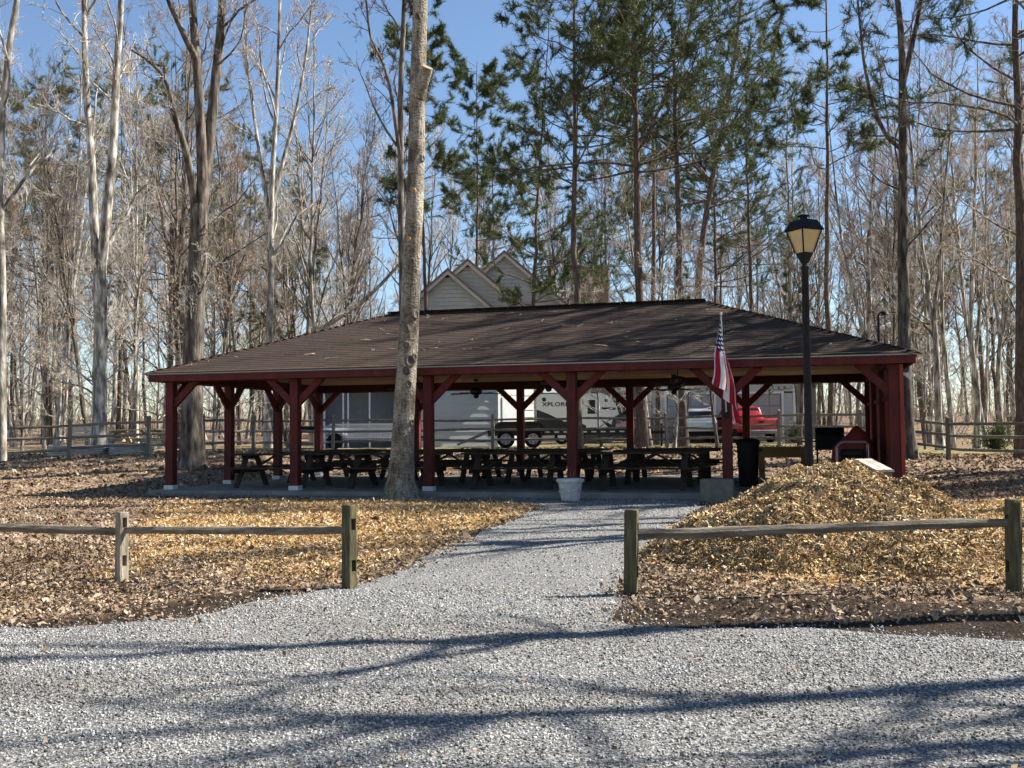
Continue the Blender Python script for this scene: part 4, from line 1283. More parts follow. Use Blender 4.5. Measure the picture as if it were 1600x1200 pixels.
MB().box(((ra.x + 7) / 1, 63.5 - H0.y, 3.2), (16, 0.2, 6.4)).build('wall', mat('taupe_siding', (0.15, 0.14, 0.12), (0.19, 0.18, 0.155), 0.8, 3), house)
for k in range(4):
    wx = ra.x + 1.5 + k * 1.9
    f_ = MB().box((wx, 63.38 - H0.y, 2.0), (1.0, 0.06, 1.5)).build('window', trim_m, house)
    MB().box((wx, 63.33 - H0.y, 2.0), (0.86, 0.04, 1.36)).build('pane', dark_m, f_)

# garage wing as its own building
G0 = on_ground(1026, 54.0)
gar = empty('garage', G0, R(-3), 'blue grey garage with pale panelled doors behind the parked cars', 'garage')
GW = 7.0; GH = 4.6
d0, d1 = 0.50, 2.95; e0_, e1_ = 3.9, 6.35; dz = 2.45
wall_planks(gar, 0.1, d0 - .08, 0, dz, 0, siding_m); wall_planks(gar, d1 + .08, e0_ - .08, 0, dz, 0, siding_m); wall_planks(gar, e1_ + .08, GW - .1, 0, dz, 0, siding_m)
wall_planks(gar, 0.1, GW - .1, dz + .1, GH, 0, siding_m)
for (a, b_) in ((d0, d1), (e0_, e1_)):
    for x in (a - .03, b_ + .03): MB().box((x, -.02, dz / 2), (.10, .06, dz)).build('door_trim', trim_m, gar)
    MB().box(((a + b_) / 2, -.02, dz + .05), (b_ - a + .2, .06, .10)).build('door_trim', trim_m, gar)
    gd = MB().box(((a + b_) / 2, .06, dz / 2), (b_ - a - .04, .03, dz - .01)).build('garage_door', mat('grey_garage_door', (0.26, 0.27, 0.28), rough=.6), gar)
    for r_ in range(4):
        for c_ in range(4):
            pw = (b_ - a - .1) / 4
            MB().box((a + .05 + (c_ + .5) * pw, .035, .06 + (r_ + .5) * (dz - .1) / 4), (pw - .06, .03, (dz - .1) / 4 - .06)).build('door_panel', mat('pale_door_panel', (0.30, 0.31, 0.32), rough=0.6), gd, bevel=0.012)
for x in (0.03, GW - .03): MB().box((x, -.01, GH / 2), (.14, .08, GH)).build('corner_trim', trim_m, gar)
MB().box((0.0, 3, GH / 2), (.06, 5.8, GH)).build('side_wall', siding_m, gar)
MB().box((GW, 3, GH / 2), (.06, 5.8, GH)).build('side_wall', siding_m, gar)
for (ya, yb) in ((-0.4, 3.0), (6.4, 3.0)):
    za, zb = GH, GH + 1.5
    MB().hexa([(-.3, ya, za), (GW + .3, ya, za), (GW + .3, yb, zb), (-.3, yb, zb), (-.3, ya, za + .06), (GW + .3, ya, za + .06), (GW + .3, yb, zb + .06), (-.3, yb, zb + .06)]).build('roof', tan_shing, gar)

# deck with stairs beside the garage
D0 = on_ground(948, 55.0)
dk = empty('deck', D0, 0, 'raised wooden deck with dark railing and pale stairs left of the garage', 'deck')
for k in range(8): MB().box((1.3, 1.0 + k * .2, 1.2), (2.6, .19, .05)).build('deck_board', bfm, dk)
for x in (0.1, 1.3, 2.5): MB().box((x, .95, .6), (.12, .12, 1.2)).build('deck_post', bfm, dk)
MB().box((2.35, 1.0, 2.0), (.22, .22, 4.0)).build('porch_column', trim_m, dk)
MB().box((1.3, .92, 2.15), (2.5, .06, .06)).build('top_rail', canm, dk); MB().box((1.3, .92, 1.32), (2.5, .05, .05)).build('bottom_rail', canm, dk)
for k in range(19): MB().box((.12 + k * .13, .92, 1.73), (.02, .02, .78)).build('baluster', canm, dk)
for k in range(6): MB().box((-.25 - .0 * k, .75 - k * .26, 1.02 - k * .19), (.75, .27, .05)).build('stair_tread', pale_m, dk)
for s in (-.6, .1): MB().bar((-.25 + s * .6, .9, 1.0), (-.25 + s * .6, -.7, -.05), .05, .22).build('stringer', bfm, dk)

# ------------------------------------------------------------------ travel trailer
T0 = on_ground(838, 50.0)
rv = empty('travel_trailer', T0, 0, 'small white and black travel trailer with rounded nose behind the shelter', 'trailer')
white_m = mat('white_fibreglass', (0.72, 0.73, 0.74), rough=0.35, spec=0.5, coat=0.2)
LR, HR, zb = 3.92, 2.42, 0.42
prof = [(0, zb), (0, HR)]
for i in range(0, 13):
    a = PI / 2 * i / 12
    prof.append((LR - 1.05 + 1.05 * math.sin(a), HR - 1.25 + 1.25 * math.cos(a)))
prof += [(LR, zb + .35), (LR - .25, zb)]
MB().prism([(x, 0, z) for x, z in prof], (0, 0, 0), (0, 2.1, 0)).build('body', white_m, rv, bevel=0.03, seg=2)
def panel(pts, name, m, y=-.006, t=.012, parent=rv): return MB().prism([(x, 0, z) for x, z in pts], (0, y, 0), (0, t, 0)).build(name, m, parent)
gloss_m = mat('gloss_black_graphic', (0.010, 0.010, 0.011), rough=0.3, spec=0.5)
panel([(0.02, zb + .01), (2.35, zb + .01), (2.35, .88), (1.65, 1.18), (1.35, 1.06), (0.62, 1.42), (0.02, 1.66)], 'lower_graphic', gloss_m)
panel([(3.05, 1.15), (3.80, .80), (3.75, .60), (3.55, .62)], 'nose_graphic', gloss_m)
panel([(2.98, 1.72), (3.80, 1.72), (3.74, 1.60), (3.2, 1.62)], 'stripe', gloss_m)
panel([(0, HR - .03), (2.9, HR - .03), (2.9, HR + .015), (0, HR + .015)], 'awning_rail', gloss_m, -.03, .03)
nose = []
for i in range(0, 13):
    a = PI / 2 * i / 12
    nose.append((LR - 1.05 + 1.06 * math.sin(a), HR - 1.25 + 1.26 * math.cos(a)))
MB().prism([(x, 0, z) for x, z in nose] + [(x - .06 * math.sin(PI / 2 * i / 12) , 0, z - .06 * math.cos(PI / 2 * i / 12)) for i, (x, z) in reversed(list(enumerate(nose)))], (0, -.01, 0), (0, .03, 0)).build('nose_trim', trim_m, rv)
dr = panel([(2.36, .62), (2.92, .62), (2.92, 2.22), (2.36, 2.22)], 'door', white_m, -.02, .026)
panel([(2.43, 1.42), (2.80, 1.42), (2.80, 2.08), (2.43, 2.08)], 'door_window', gloss_m, -.026, .012, dr)
panel([(2.90, .55), (2.955, .55), (2.955, 2.27), (2.90, 2.27)], 'door_seal', gloss_m, -.024, .012)
MB().lathe([(0, 0), (.10, 0), (.10, .02), (0, .02)], (.38, -.02, 2.12), 18, 'Y').build('round_vent', gloss_m, rv)
panel([(3.25, 1.98), (3.42, 1.98), (3.42, 2.12), (3.25, 2.12)], 'small_window', gloss_m)
MB().box((.75, 1.0, HR + .13), (.8, .7, .24)).build('air_conditioner', trim_m, rv, bevel=0.04)
MB().box((.25, .9, HR + .08), (.25, .3, .14)).build('roof_vent', gloss_m, rv, bevel=0.02)
for x in (1.2, 1.95):
    w_ = MB().lathe([(0, -.09), (.30, -.10), (.34, -.05), (.34, .07), (0, .08)], (x, .10, .34), 24, 'Y').build('wheel', canm, rv, True)
    MB().lathe([(0, -.115), (.19, -.105), (.20, -.09), (0, -.08)], (x, .10, .34), 18, 'Y').build('rim', trim_m, w_, True)
for s in (.35, 1.75): MB().bar((LR - .3, s, .40), (LR + 1.1, 1.05, .40), .07, .10).build('tongue_bar', canm, rv)
MB().tube([(LR + .9, 1.05, 0.0), (LR + .9, 1.05, .62)], .035, 8).build('tongue_jack', canm, rv)
# round tyre cover with a flag print
cv = MB().lathe([(0, 0), (.40, 0), (.46, .04), (.46, .20), (0, .22)], (LR + .10, -.08, .92), 28, 'Y').build('tyre_cover', gloss_m, rv, True)
pm = bpy.data.meshes.new('flag_print'); NW = 16
vs = []; uv_ = []
for i in range(NW + 1):
    for j in (0, 1):
        x = -.27 + .56 * i / NW; z = -.17 + .34 * j + .03 * math.sin(7 * i / NW)
        vs.append((LR + .10 + x, -.088, .92 + z)); uv_.append((i / NW, j))
pm.from_pydata(vs, [], [(2 * i, 2 * i + 2, 2 * i + 3, 2 * i + 1) for i in range(NW)])
ul = pm.uv_layers.new(name='UVMap')
for lp in pm.loops: ul.data[lp.index].uv = uv_[lp.vertex_index]
pm.materials.append(fl_m); link_mesh('flag_print', pm, cv)
def lettering(txt, size, loc, rot, m, parent, name='lettering', sx=1.0, ext=0.003):
    cu = bpy.data.curves.new('t', 'FONT'); cu.body = txt; cu.size = size; cu.extrude = ext; cu.align_x = 'LEFT'
    cu.space_character = 1.05; cu.offset = 0.006
    to = bpy.data.objects.new('t', cu); COL.objects.link(to)
    dg = bpy.context.evaluated_depsgraph_get()
    me_ = bpy.data.meshes.new_from_object(to.evaluated_get(dg)); bpy.data.objects.remove(to)
    for v in me_.vertices: v.co.x *= sx
    me_.materials.clear(); me_.materials.append(m)
    return link_mesh(name, me_, parent, loc, rot)
lettering('XPLORE', 0.27, (.28, -.010, 1.80), (PI / 2, 0, 0), gloss_m, rv, sx=1.25)

# ------------------------------------------------------------------ black equipment trailer in front
Q0 = on_ground(760, 40.9)
eq = empty('equipment_trailer', Q0, 0, 'low black tandem axle trailer with rear ramps in front of the travel trailer', 'trailer')
MB().box((3.0, .9, .62), (5.9, 1.9, .12)).build('deck', canm, eq)
MB().box((3.0, -.06, .58), (5.9, .06, .22)).build('side_rail', gloss_m, eq)
for x in (.75, 1.80):
    w_ = MB().lathe([(0, -.11), (.30, -.12), (.345, -.06), (.345, .10), (0, .11)], (x, -.22, .345), 26, 'Y').build('wheel', canm, eq, True)
    r_ = MB().lathe([(0, -.135), (.10, -.135), (.17, -.115), (.205, -.13), (.21, -.11), (0, -.10)], (x, -.22, .345), 20, 'Y').build('rim', mat('grey_rim', (0.36, 0.36, 0.36), rough=.4, metal=.3), w_, True)
    for k in range(6): MB().lathe([(0, -.004), (.030, -.004), (.030, .02), (0, .02)], (x + .135 * math.cos(k * PI / 3), -.22 - .128, .345 + .135 * math.sin(k * PI / 3)), 10, 'Y').build('rim_hole', gloss_m, w_)
    MB().lathe([(0, -.02), (.05, -.02), (.055, .02), (0, .02)], (x, -.22 - .14, .345), 12, 'Y').build('hub_cap', gloss_m, w_, True)
fp = []
for i in range(0, 17):
    a = PI * i / 16
    fp.append((1.275 - 1.02 * math.cos(a) * (1.0), .60 + .42 * min(1, math.sin(a) * 1.6)))
MB().prism([(x, 0, z) for x, z in fp] + [(x, 0, z - .06) for x, z in reversed(fp)], (0, -.42, 0), (0, .40, 0)).build('fender', gloss_m, eq)
MB().prism([(x, 0, z) for x, z in fp], (0, -.02, 0), (0, .03, 0)).build('fender_skirt', gloss_m, eq)
for k in range(9): MB().box((2.35 + k * .36, -.095, .60), (.19, .012, .05)).build('reflector', trim_m, eq)
for s in (.15, 1.25): MB().hexa([(-1.15, s, .10), (.05, s, .58), (.05, s + .45, .58), (-1.15, s + .45, .10), (-1.15, s, .18), (.05, s, .70), (.05, s + .45, .70), (-1.15, s + .45, .18)]).build('ramp', grey_m if s < 1 else canm, eq)
for s in (.5, 1.3): MB().bar((5.9, s, .58), (7.2, .9, .55), .08, .12).build('tongue_bar', canm, eq)
MB().tube([(6.9, .9, 0), (6.9, .9, .9)], .04, 8).build('tongue_jack', canm, eq)

# pale utility trailer with mesh sides
W0 = on_ground(500, 39.6)
ut = empty('utility_trailer', W0, R(8), 'pale flat utility trailer with mesh side parked before the shed', 'trailer')
for z in (.42, .76): MB().box((1.45, 0, z), (2.9, .05, .05)).build('side_rail', trim_m, ut); MB().box((1.45, 1.4, z), (2.9, .05, .05)).build('side_rail', trim_m, ut)
for x in (.03, .98, 1.93, 2.87):
    for y in (0, 1.4): MB().box((x, y, .60), (.045, .045, .36)).build('upright', trim_m, ut)
m_ = MB()
for k in range(40):
    for s in (-1, 1):
        xa, xb = .1 + k * .072 - s * .13, .1 + k * .072 + s * .13
        if min(xa, xb) > 0 and max(xa, xb) < 2.9: m_.bar((xa, -.005 * s, .45), (xb, -.005 * s, .74), .008, .012)
tag(m_.build('mesh_side', trim_m, ut), kind='stuff')
MB().box((1.45, .7, .40), (2.9, 1.4, .05)).build('deck', bfm, ut)
for y in (-.16, 1.56): MB().lathe([(0, -.08), (.26, -.08), (.30, -.04), (.30, .06), (0, .07)], (.55, y, .30), 22, 'Y').build('wheel', canm, ut, True)
MB().prism([(.18, -.28, .5), (.28, -.28, .66), (.82, -.28, .66), (.92, -.28, .5), (.80, -.28, .63), (.30, -.28, .63)], (0, 0, 0), (0, .24, 0)).build('fender', trim_m, ut)
MB().bar((2.9, .7, .40), (4.0, .7, .42), .08, .08).build('tongue_bar', canm, ut)
MB().box((-.5, .7, .75), (1.2, .9, .25)).build('cargo_box', canm, ut, bevel=0.03)

# ------------------------------------------------------------------ parked vehicles
def loft(secs, n_name, m, parent, smooth=True):
    """secs: list of (y, [(x,z)...]) sections with equal counts"""
    k = len(secs[0][1]); vs, fs = [], []
    for (y, pr) in secs: vs += [(x, y, z) for x, z in pr]
    for i in range(len(secs) - 1):
        for j in range(k): fs.append((i * k + j, i * k + (j + 1) % k, (i + 1) * k + (j + 1) % k, (i + 1) * k + j))
    fs.append(tuple(range(k))[::-1]); fs.append(tuple((len(secs) - 1) * k + j for j in range(k)))
    return MB().add(vs, fs).build(n_name, m, parent, smooth, bevel=0.025, seg=2)
def wheels(parent, xs, ys, r, w):
    for x in xs:
        for y in ys:
            wl = MB().lathe([(0, -w / 2), (r * .85, -w / 2), (r, -w / 3), (r, w / 3), (r * .85, w / 2), (0, w / 2)], (x, y, r), 24, 'X').build('wheel', canm, parent, True)
            sx = 1 if x > 0 else -1
            MB().lathe([(0, 0), (r * .62, 0), (r * .66, .015), (0, .02)], (x + sx * (w / 2 - .012), y, r), 18, 'X').build('rim', grey_m, wl, True)
glass_dark = mat('dark_car_glass', (0.018, 0.022, 0.026), rough=0.08, spec=0.6)
tail_m = mat('tail_lamp_red', (0.35, 0.01, 0.01), rough=0.25, spec=0.5)

V0 = on_ground(1093, 50.5)
suv = empty('suv', V0, R(-3), 'silver suv parked tail towards the shelter before the garage', 'car')
silver_m = mat('silver_paint', (0.58, 0.59, 0.60), rough=0.3, metal=0.35, spec=0.5, coat=0.3)
def body_sec(w, z0b, z1b, hood=0): return [(-w, z0b), (w, z0b), (w * 1.03, (z0b + z1b) / 2), (w * .97, z1b), (-w * .97, z1b), (-w * 1.03, (z0b + z1b) / 2)]
loft([(-.02, body_sec(.84, .42, 1.02)), (.15, body_sec(.90, .34, 1.08)), (2.4, body_sec(.92, .30, 1.06)), (3.5, body_sec(.90, .32, 1.0)), (4.35, body_sec(.86, .36, .92)), (4.5, body_sec(.74, .42, .80))], 'body', silver_m, suv)
def roof_sec(w0, w1, z0b, z1b): return [(-w0, z0b), (w0, z0b), (w1, z1b - .05), (w1 * .8, z1b), (-w1 * .8, z1b), (-w1, z1b - .05)]
loft([(.06, roof_sec(.85, .80, 1.0, 1.12)), (.38, roof_sec(.85, .68, 1.0, 1.62)), (1.2, roof_sec(.87, .69, 1.0, 1.69)), (2.3, roof_sec(.87, .68, 1.0, 1.64)), (3.2, roof_sec(.85, .78, 1.0, 1.06))], 'cabin', silver_m, suv)
MB().hexa([(-.74, .075, 1.12), (.74, .075, 1.12), (.74, .2, 1.12), (-.74, .2, 1.12), (-.62, .31, 1.54), (.62, .31, 1.54), (.62, .4, 1.54), (-.62, .4, 1.54)]).build('rear_window', glass_dark, suv, bevel=0.01)
for s in (-1, 1):
    MB().hexa([(s * .60, -.03, .92), (s * .90, .02, .90), (s * .92, .25, .92), (s * .62, .10, .94), (s * .55, .0, 1.03), (s * .89, .03, 1.05), (s * .90, .25, 1.06), (s * .58, .10, 1.05)]).build('tail_lamp', tail_m, suv)
    MB().hexa([(s * .865, .55, 1.08), (s * .865, 2.75, 1.06), (s * .82, 2.75, 1.06), (s * .82, .55, 1.08), (s * .735, .60, 1.52), (s * .735, 2.0, 1.55), (s * .69, 2.0, 1.55), (s * .69, .60, 1.52)]).build('side_window', glass_dark, suv)
    MB().tube([(s * .62, .5, 1.68), (s * .62, .6, 1.73), (s * .62, 2.0, 1.72), (s * .62, 2.1, 1.66)], .02, 6).build('roof_rail', trim_m, suv, True)
MB().box((0, -.04, .88), (.52, .02, .14)).build('licence_plate', trim_m, suv)
MB().box((0, -.05, .47), (1.62, .12, .20)).build('rear_bumper', canm, suv, bevel=0.04)
wheels(suv, (-.80, .80), (.85, 3.55), .35, .24)

K0 = on_ground(1190, 48.5)
pk_ = empty('pickup_truck', K0, R(7), 'red pickup truck parked on the drive right of the flag', 'truck')
redp = mat('red_car_paint', (0.55, 0.012, 0.018), rough=0.3, spec=0.5, coat=0.4)
loft([(0, body_sec(.86, .55, 1.10)), (.06, body_sec(.90, .50, 1.13)), (1.9, body_sec(.92, .48, 1.12)), (3.9, body_sec(.92, .45, 1.10)), (5.0, body_sec(.90, .46, 1.04)), (5.4, body_sec(.80, .52, .96))], 'body', redp, pk_)
loft([(1.85, roof_sec(.86, .82, 1.05, 1.14)), (2.15, roof_sec(.86, .70, 1.05, 1.74)), (2.9, roof_sec(.87, .71, 1.05, 1.80)), (3.5, roof_sec(.87, .69, 1.05, 1.74)), (4.3, roof_sec(.85, .80, 1.05, 1.12))], 'cab', redp, pk_)
MB().hexa([(-.74, 1.89, 1.16), (.74, 1.89, 1.16), (.74, 2.0, 1.16), (-.74, 2.0, 1.16), (-.64, 2.10, 1.66), (.64, 2.10, 1.66), (.64, 2.2, 1.66), (-.64, 2.2, 1.66)]).build('rear_window', glass_dark, pk_, bevel=0.01)
MB().box((0, -.012, .86), (1.40, .03, .42)).build('tailgate', redp, pk_, bevel=0.012)
MB().box((0, -.035, .98), (.22, .02, .07)).build('tailgate_handle', canm, pk_)
MB().box((0, -.10, .52), (1.72, .16, .18)).build('rear_bumper', grey_m, pk_, bevel=0.03)
for s in (-1, 1):
    MB().box((s * .82, -.01, .88), (.15, .05, .40)).build('tail_lamp', tail_m, pk_, bevel=0.01)
    MB().hexa([(s * .875, 2.2, 1.13), (s * .875, 3.9, 1.13), (s * .83, 3.9, 1.13), (s * .83, 2.2, 1.13), (s * .745, 2.28, 1.66), (s * .745, 3.4, 1.66), (s * .70, 3.4, 1.66), (s * .70, 2.28, 1.66)]).build('side_window', glass_dark, pk_)
    MB().box((s * 1.02, 3.75, 1.20), (.16, .08, .16)).build('mirror', canm, pk_, bevel=0.02)
wheels(pk_, (-.80, .80), (1.05, 4.4), .38, .26)

# ------------------------------------------------------------------ things left of the shelter
def raised_bed(loc, rz, lx, wy, hh, label):
    r = empty('raised_bed', loc, rz, label, 'raised bed', 'steel raised garden beds')
    gal = mat('galvanised_steel', (0.38, 0.38, 0.385), (0.50, 0.50, 0.50), 0.4, 6, metal=0.5)
    vs, fs, n = [], [], 48
    zs = [hh * i / 28 for i in range(29)]
    for iz, z in enumerate(zs):
        rr_ = wy + 0.022 * math.sin(2 * PI * iz / 6)
        for k in range(n):
            a = 2 * PI * k / n
            vs.append((rr_ * math.cos(a) + math.copysign(lx - wy, math.cos(a)) if abs(math.cos(a)) > 1e-6 else 0, rr_ * math.sin(a), z))
    for i in range(len(zs) - 1):
        for k in range(n): fs.append((i * n + k, i * n + (k + 1) % n, (i + 1) * n + (k + 1) % n, (i + 1) * n + k))
    MB().add(vs, fs).build('corrugated_wall', gal, r, True)
    so = MB()
    so.add([((wy - .01) * math.cos(2 * PI * k / n) + (math.copysign(lx - wy, math.cos(2 * PI * k / n)) if abs(math.cos(2 * PI * k / n)) > 1e-6 else 0), (wy - .01) * math.sin(2 * PI * k / n), hh - .06) for k in range(n)], [tuple(range(n))])
    so.build('soil', MATS['potting_soil'], r)
raised_bed(on_ground(124, 34.8), 0.05, 1.0, 0.44, 0.33, 'longer corrugated steel raised bed, left of the two by the back fence')
raised_bed(on_ground(206, 34.6), 0.05, 0.72, 0.50, 0.36, 'shorter corrugated steel raised bed, nearer the red shelter corner post')
o = make_table(mat('yellowed_pine', (0.46, 0.38, 0.22), (0.60, 0.51, 0.32), 0.8, 3, (0.6, 8, 8), 0.2, 30))
o.location = on_ground(213, 37.2, .06); o.rotation_euler = (0, 0, R(-28))
tag(o, 'sunlit yellow pine picnic table beyond the back fence at the left', 'picnic table')
# pale garden bench
gb = empty('garden_bench', on_ground(128, 38.2), R(-12), 'pale painted garden bench behind the longer raised bed', 'bench')
for k in range(4): MB().box((0, -.05 - k * .12, .44), (1.3, .10, .03)).build('seat_slat', pale_m, gb)
for k in range(4): MB().box((0, .06 + k * .02, .55 + k * .12), (1.3, .03, .10)).build('back_slat', pale_m, gb)
for s in (-.6, .6):
    MB().box((s, .06, .48), (.06, .06, .96)).build('leg', pale_m, gb); MB().box((s, -.42, .30), (.06, .06, .60)).build('leg', pale_m, gb)
    MB().box((s, -.18, .615), (.07, .60, .03)).build('armrest', pale_m, gb)

# yard flood light pole behind the right roof corner
yl = empty('yard_light_pole', on_ground(1377, 41), 0, 'thin dark yard light pole with two flood heads behind the roof corner', 'street lamp')
zt_ = at(1377, 492, 41).z - on_ground(1377, 41).z
MB().tube([(0, 0, 0), (0, 0, zt_)], [.06, .045], 10).build('pole', black_m, yl, True)
MB().tube([(0, 0, zt_ - .02), (.08, 0, zt_ + .10), (.22, 0, zt_ + .12)], .035, 8).build('lamp_arm', black_m, yl, True)
MB().lathe([(.05, 0), (.12, -.05), (.17, -.16), (0, -.16)], (.26, 0, zt_ + .15), 14).build('lamp_head', black_m, yl, True)
for s in (-1, 1): MB().lathe([(.04, 0), (.07, .06), (.10, .16), (0, .16)], (.14 + s * .12, -.1, zt_ - .45 + s * .05), 12, 'X').build('flood_head', trim_m, yl, True)
MB().bar((0, -.05, zt_ - .45), (.30, -.1, zt_ - .45), .04, .04).build('cross_arm', black_m, yl)

# ------------------------------------------------------------------ trees
def unit(v): return v / (np.linalg.norm(v, axis=-1, keepdims=True) + 1e-12)

def grow(P, D, Ln, S, wobble, up, rng):
    """P,D (B,3), Ln (B,) -> points (B,S+1,3)"""
    B = len(P); pts = np.zeros((B, S + 1, 3)); pts[:, 0] = P; d = unit(D)
    st = (Ln / S)[:, None]
    for i in range(S):
        d = unit(d + rng.normal(0, wobble, (B, 3)) + np.array([0, 0, up]))
        pts[:, i + 1] = pts[:, i] + d * st
    return pts

def tubes(pts, rad, k):
    B, S1, _ = pts.shape
    d = np.zeros_like(pts)
    d[:, 1:-1] = pts[:, 2:] - pts[:, :-2]; d[:, 0] = pts[:, 1] - pts[:, 0]; d[:, -1] = pts[:, -1] - pts[:, -2]
    d = unit(d)
    ref = np.where(np.abs(d[..., 2:3]) > 0.9, np.array([1.0, 0.02, 0]), np.array([0, 0, 1.0]))
    s = unit(np.cross(d, ref)); t = np.cross(s, d)
    a = 2 * PI * np.arange(k) / k
    V = pts[:, :, None] + rad[:, :, None, None] * (s[:, :, None] * np.cos(a)[None, None, :, None] + t[:, :, None] * np.sin(a)[None, None, :, None])
    idx = np.arange(B * S1 * k).reshape(B, S1, k)
    n = np.roll(idx, -1, axis=2)
    Fq = np.stack([idx[:, :-1], n[:, :-1], n[:, 1:], idx[:, 1:]], -1).reshape(-1, 4)
    return V.reshape(-1, 3), Fq

class TM:
    def __init__(self): self.v = []; self.f = []; self.o = 0
    def add(self, v, f):
        self.v.append(v); self.f.append(f + self.o); self.o += len(v)
    def mesh(self, name, m, smooth=True):
        return np_mesh(name, np.concatenate(self.v), [np.concatenate(self.f)], m, smooth)

def at_t(pts, rad, bi, t):
    S = pts.shape[1] - 1
    q = np.clip(t * S, 0, S - 1e-6); i = q.astype(int); f = (q - i)[:, None]
    p = pts[bi, i] * (1 - f) + pts[bi, i + 1] * f
    r = rad[bi, i] * (1 - f[:, 0]) + rad[bi, i + 1] * f[:, 0]
    return p, unit(pts[bi, i + 1] - pts[bi, i]), r

def side_dirs(d, ang, rng):
    rv_ = rng.normal(size=d.shape); s = unit(np.cross(d, rv_))
    return unit(d * np.cos(ang)[:, None] + s * np.sin(ang)[:, None])

def resample(poly, n):
    P = np.array(poly, float); seg = np.linalg.norm(np.diff(P, axis=0), axis=1); c = np.concatenate([[0], np.cumsum(seg)])
    t = np.linspace(0, c[-1], n + 1)
    # smooth by Catmull-like blend
    out = np.stack([np.interp(t, c, P[:, k]) for k in range(3)], -1)
    for _ in range(2): out[1:-1] = (out[:-2] + 2 * out[1:-1] + out[2:]) / 4
    return out

def limbs_from(stems, cfg, rng):
    """stems: list of (pts (S+1,3), rad (S+1,)); cfg list of level dicts -> list of (pts, rad, sides) per level"""
    levels = []
    par = stems
    for li, c in enumerate(cfg):
        outs = []
        for (pts, rad) in par:
            B = len(pts)
            n = c['n']
            if isinstance(n, tuple): cnt = rng.integers(n[0], n[1] + 1, B)
            else: cnt = np.full(B, n)
            bi = np.repeat(np.arange(B), cnt)
            if not len(bi): continue
            u = rng.random(len(bi))
            t = c['t'][0] + (c['t'][1] - c['t'][0]) * u ** c.get('tp', 1.0)
            p, d, r = at_t(pts, rad, bi, t)
            plen = np.linalg.norm(np.diff(pts, axis=1), axis=2).sum(1)[bi]
            ln = plen * c['len'] * (1 - c.get('fall', 0.5) * t) * rng.uniform(0.6, 1.25, len(bi))
            if 'abs' in c: ln = np.minimum(ln, c['abs'] * rng.uniform(.6, 1.2, len(bi)))
            ang = np.radians(rng.normal(c['ang'], c.get('sd', 10), len(bi)))
            dd = side_dirs(d, ang, rng)
            if 'flat' in c: dd[:, 2] *= c['flat']; dd = unit(dd)
            q = grow(p, dd, ln, c['seg'], c['wob'], c['up'], rng)
            r0 = np.minimum(r * c['r'], np.maximum(ln * c.get('rl', .014), c['rmin']))
            tt = np.linspace(0, 1, c['seg'] + 1)[None]
            ra = np.maximum(r0[:, None] * (1 - c.get('tap', .75) * tt), c['rmin'] * (1 - .4 * tt))
            outs.append((q, ra))
        q = np.concatenate([o[0] for o in outs]); ra = np.concatenate([o[1] for o in outs])
        levels.append((q, ra, c['k'])); par = [(q, ra)]
    return levels

def trunk_line(H, r0, lean, wobn, rng, S=16, top=0.12):
    z = np.linspace(0, H, S + 1)
    w = np.cumsum(rng.normal(0, wobn, (S + 1, 2)), axis=0); w -= w[0]
    P = np.stack([lean[0] * z / H + w[:, 0], lean[1] * z / H + w[:, 1], z], -1)
    t = z / H
    r = r0 * (1 - (1 - top) * t) * (1 + 0.5 * np.exp(-z / 0.35))
    P[0, 2] = -0.25
    return P, r

BARE_CFG = [dict(n=(20, 26), t=(.24, .98), len=.36, fall=.62, ang=42, sd=12, seg=8, wob=.13, up=.07, r=.55, rl=.016, rmin=.014, k=5),
            dict(n=(6, 9), t=(.18, 1.0), len=.46, fall=.45, ang=40, sd=14, seg=5, wob=.16, up=.06, r=.6, rl=.012, rmin=.010, k=4),
            dict(n=(5, 8), t=(.12, 1.0), len=.52, fall=.4, ang=38, sd=14, seg=3, wob=.18, up=.05, r=.65, rl=.010, rmin=.0075, k=3),
            dict(n=(2, 4), t=(.15, 1.0), len=.55, fall=.3, ang=36, sd=14, seg=2, wob=.2, up=.04, r=.7, rl=.01, rmin=.006, k=3)]

def build_bare(name, stems, cfg, rng, bark, twig, trunk_k=10, buds=None):
    T, C = TM(), TM()
    for (P, r) in stems:
        v, f = tubes(P[None], r[None], trunk_k); T.add(v, f)
    lv = limbs_from([(P[None], r[None]) for P, r in stems], cfg, rng)
    v, f = tubes(*lv[0]); T.add(v, f)
    for l in lv[1:]:
        v, f = tubes(*l); C.add(v, f)
    return T.mesh('trunk', bark), C.mesh('crown', twig, False), lv

bark_pale = mat('pale_grey_bark', (0.075, 0.065, 0.053), (0.56, 0.51, 0.44), 0.95, 3, (2.2, 2.2, .6), 1.0, 16, c3=(0.24, 0.213, 0.175), contrast=(0.34, 0.64), objvar=0.22)
bark_dark = mat('dark_brown_bark', (0.04, 0.033, 0.026), (0.24, 0.20, 0.16), 0.95, 4, (2.2, 2.2, .5), 1.0, 16, c3=(0.12, 0.097, 0.075), contrast=(0.34, 0.66), objvar=0.25)
bark_pine = mat('scaly_pine_bark', (0.055, 0.042, 0.034), (0.20, 0.145, 0.11), 0.95, 7, (2.0, 2.0, .6), 1.0, 18, c3=(0.115, 0.082, 0.062), objvar=0.2)
twig_pale = mat('pale_bare_twig', (0.32, 0.285, 0.235), (0.58, 0.53, 0.46), 0.9, 1.5, objvar=0.2)
twig_red = mat('reddish_bare_twig', (0.30, 0.225, 0.17), (0.50, 0.39, 0.30), 0.9, 1.5, objvar=0.2)
twig_brown = mat('brown_bare_twig', (0.15, 0.115, 0.085), (0.32, 0.255, 0.195), 0.9, 1.5, objvar=0.25)
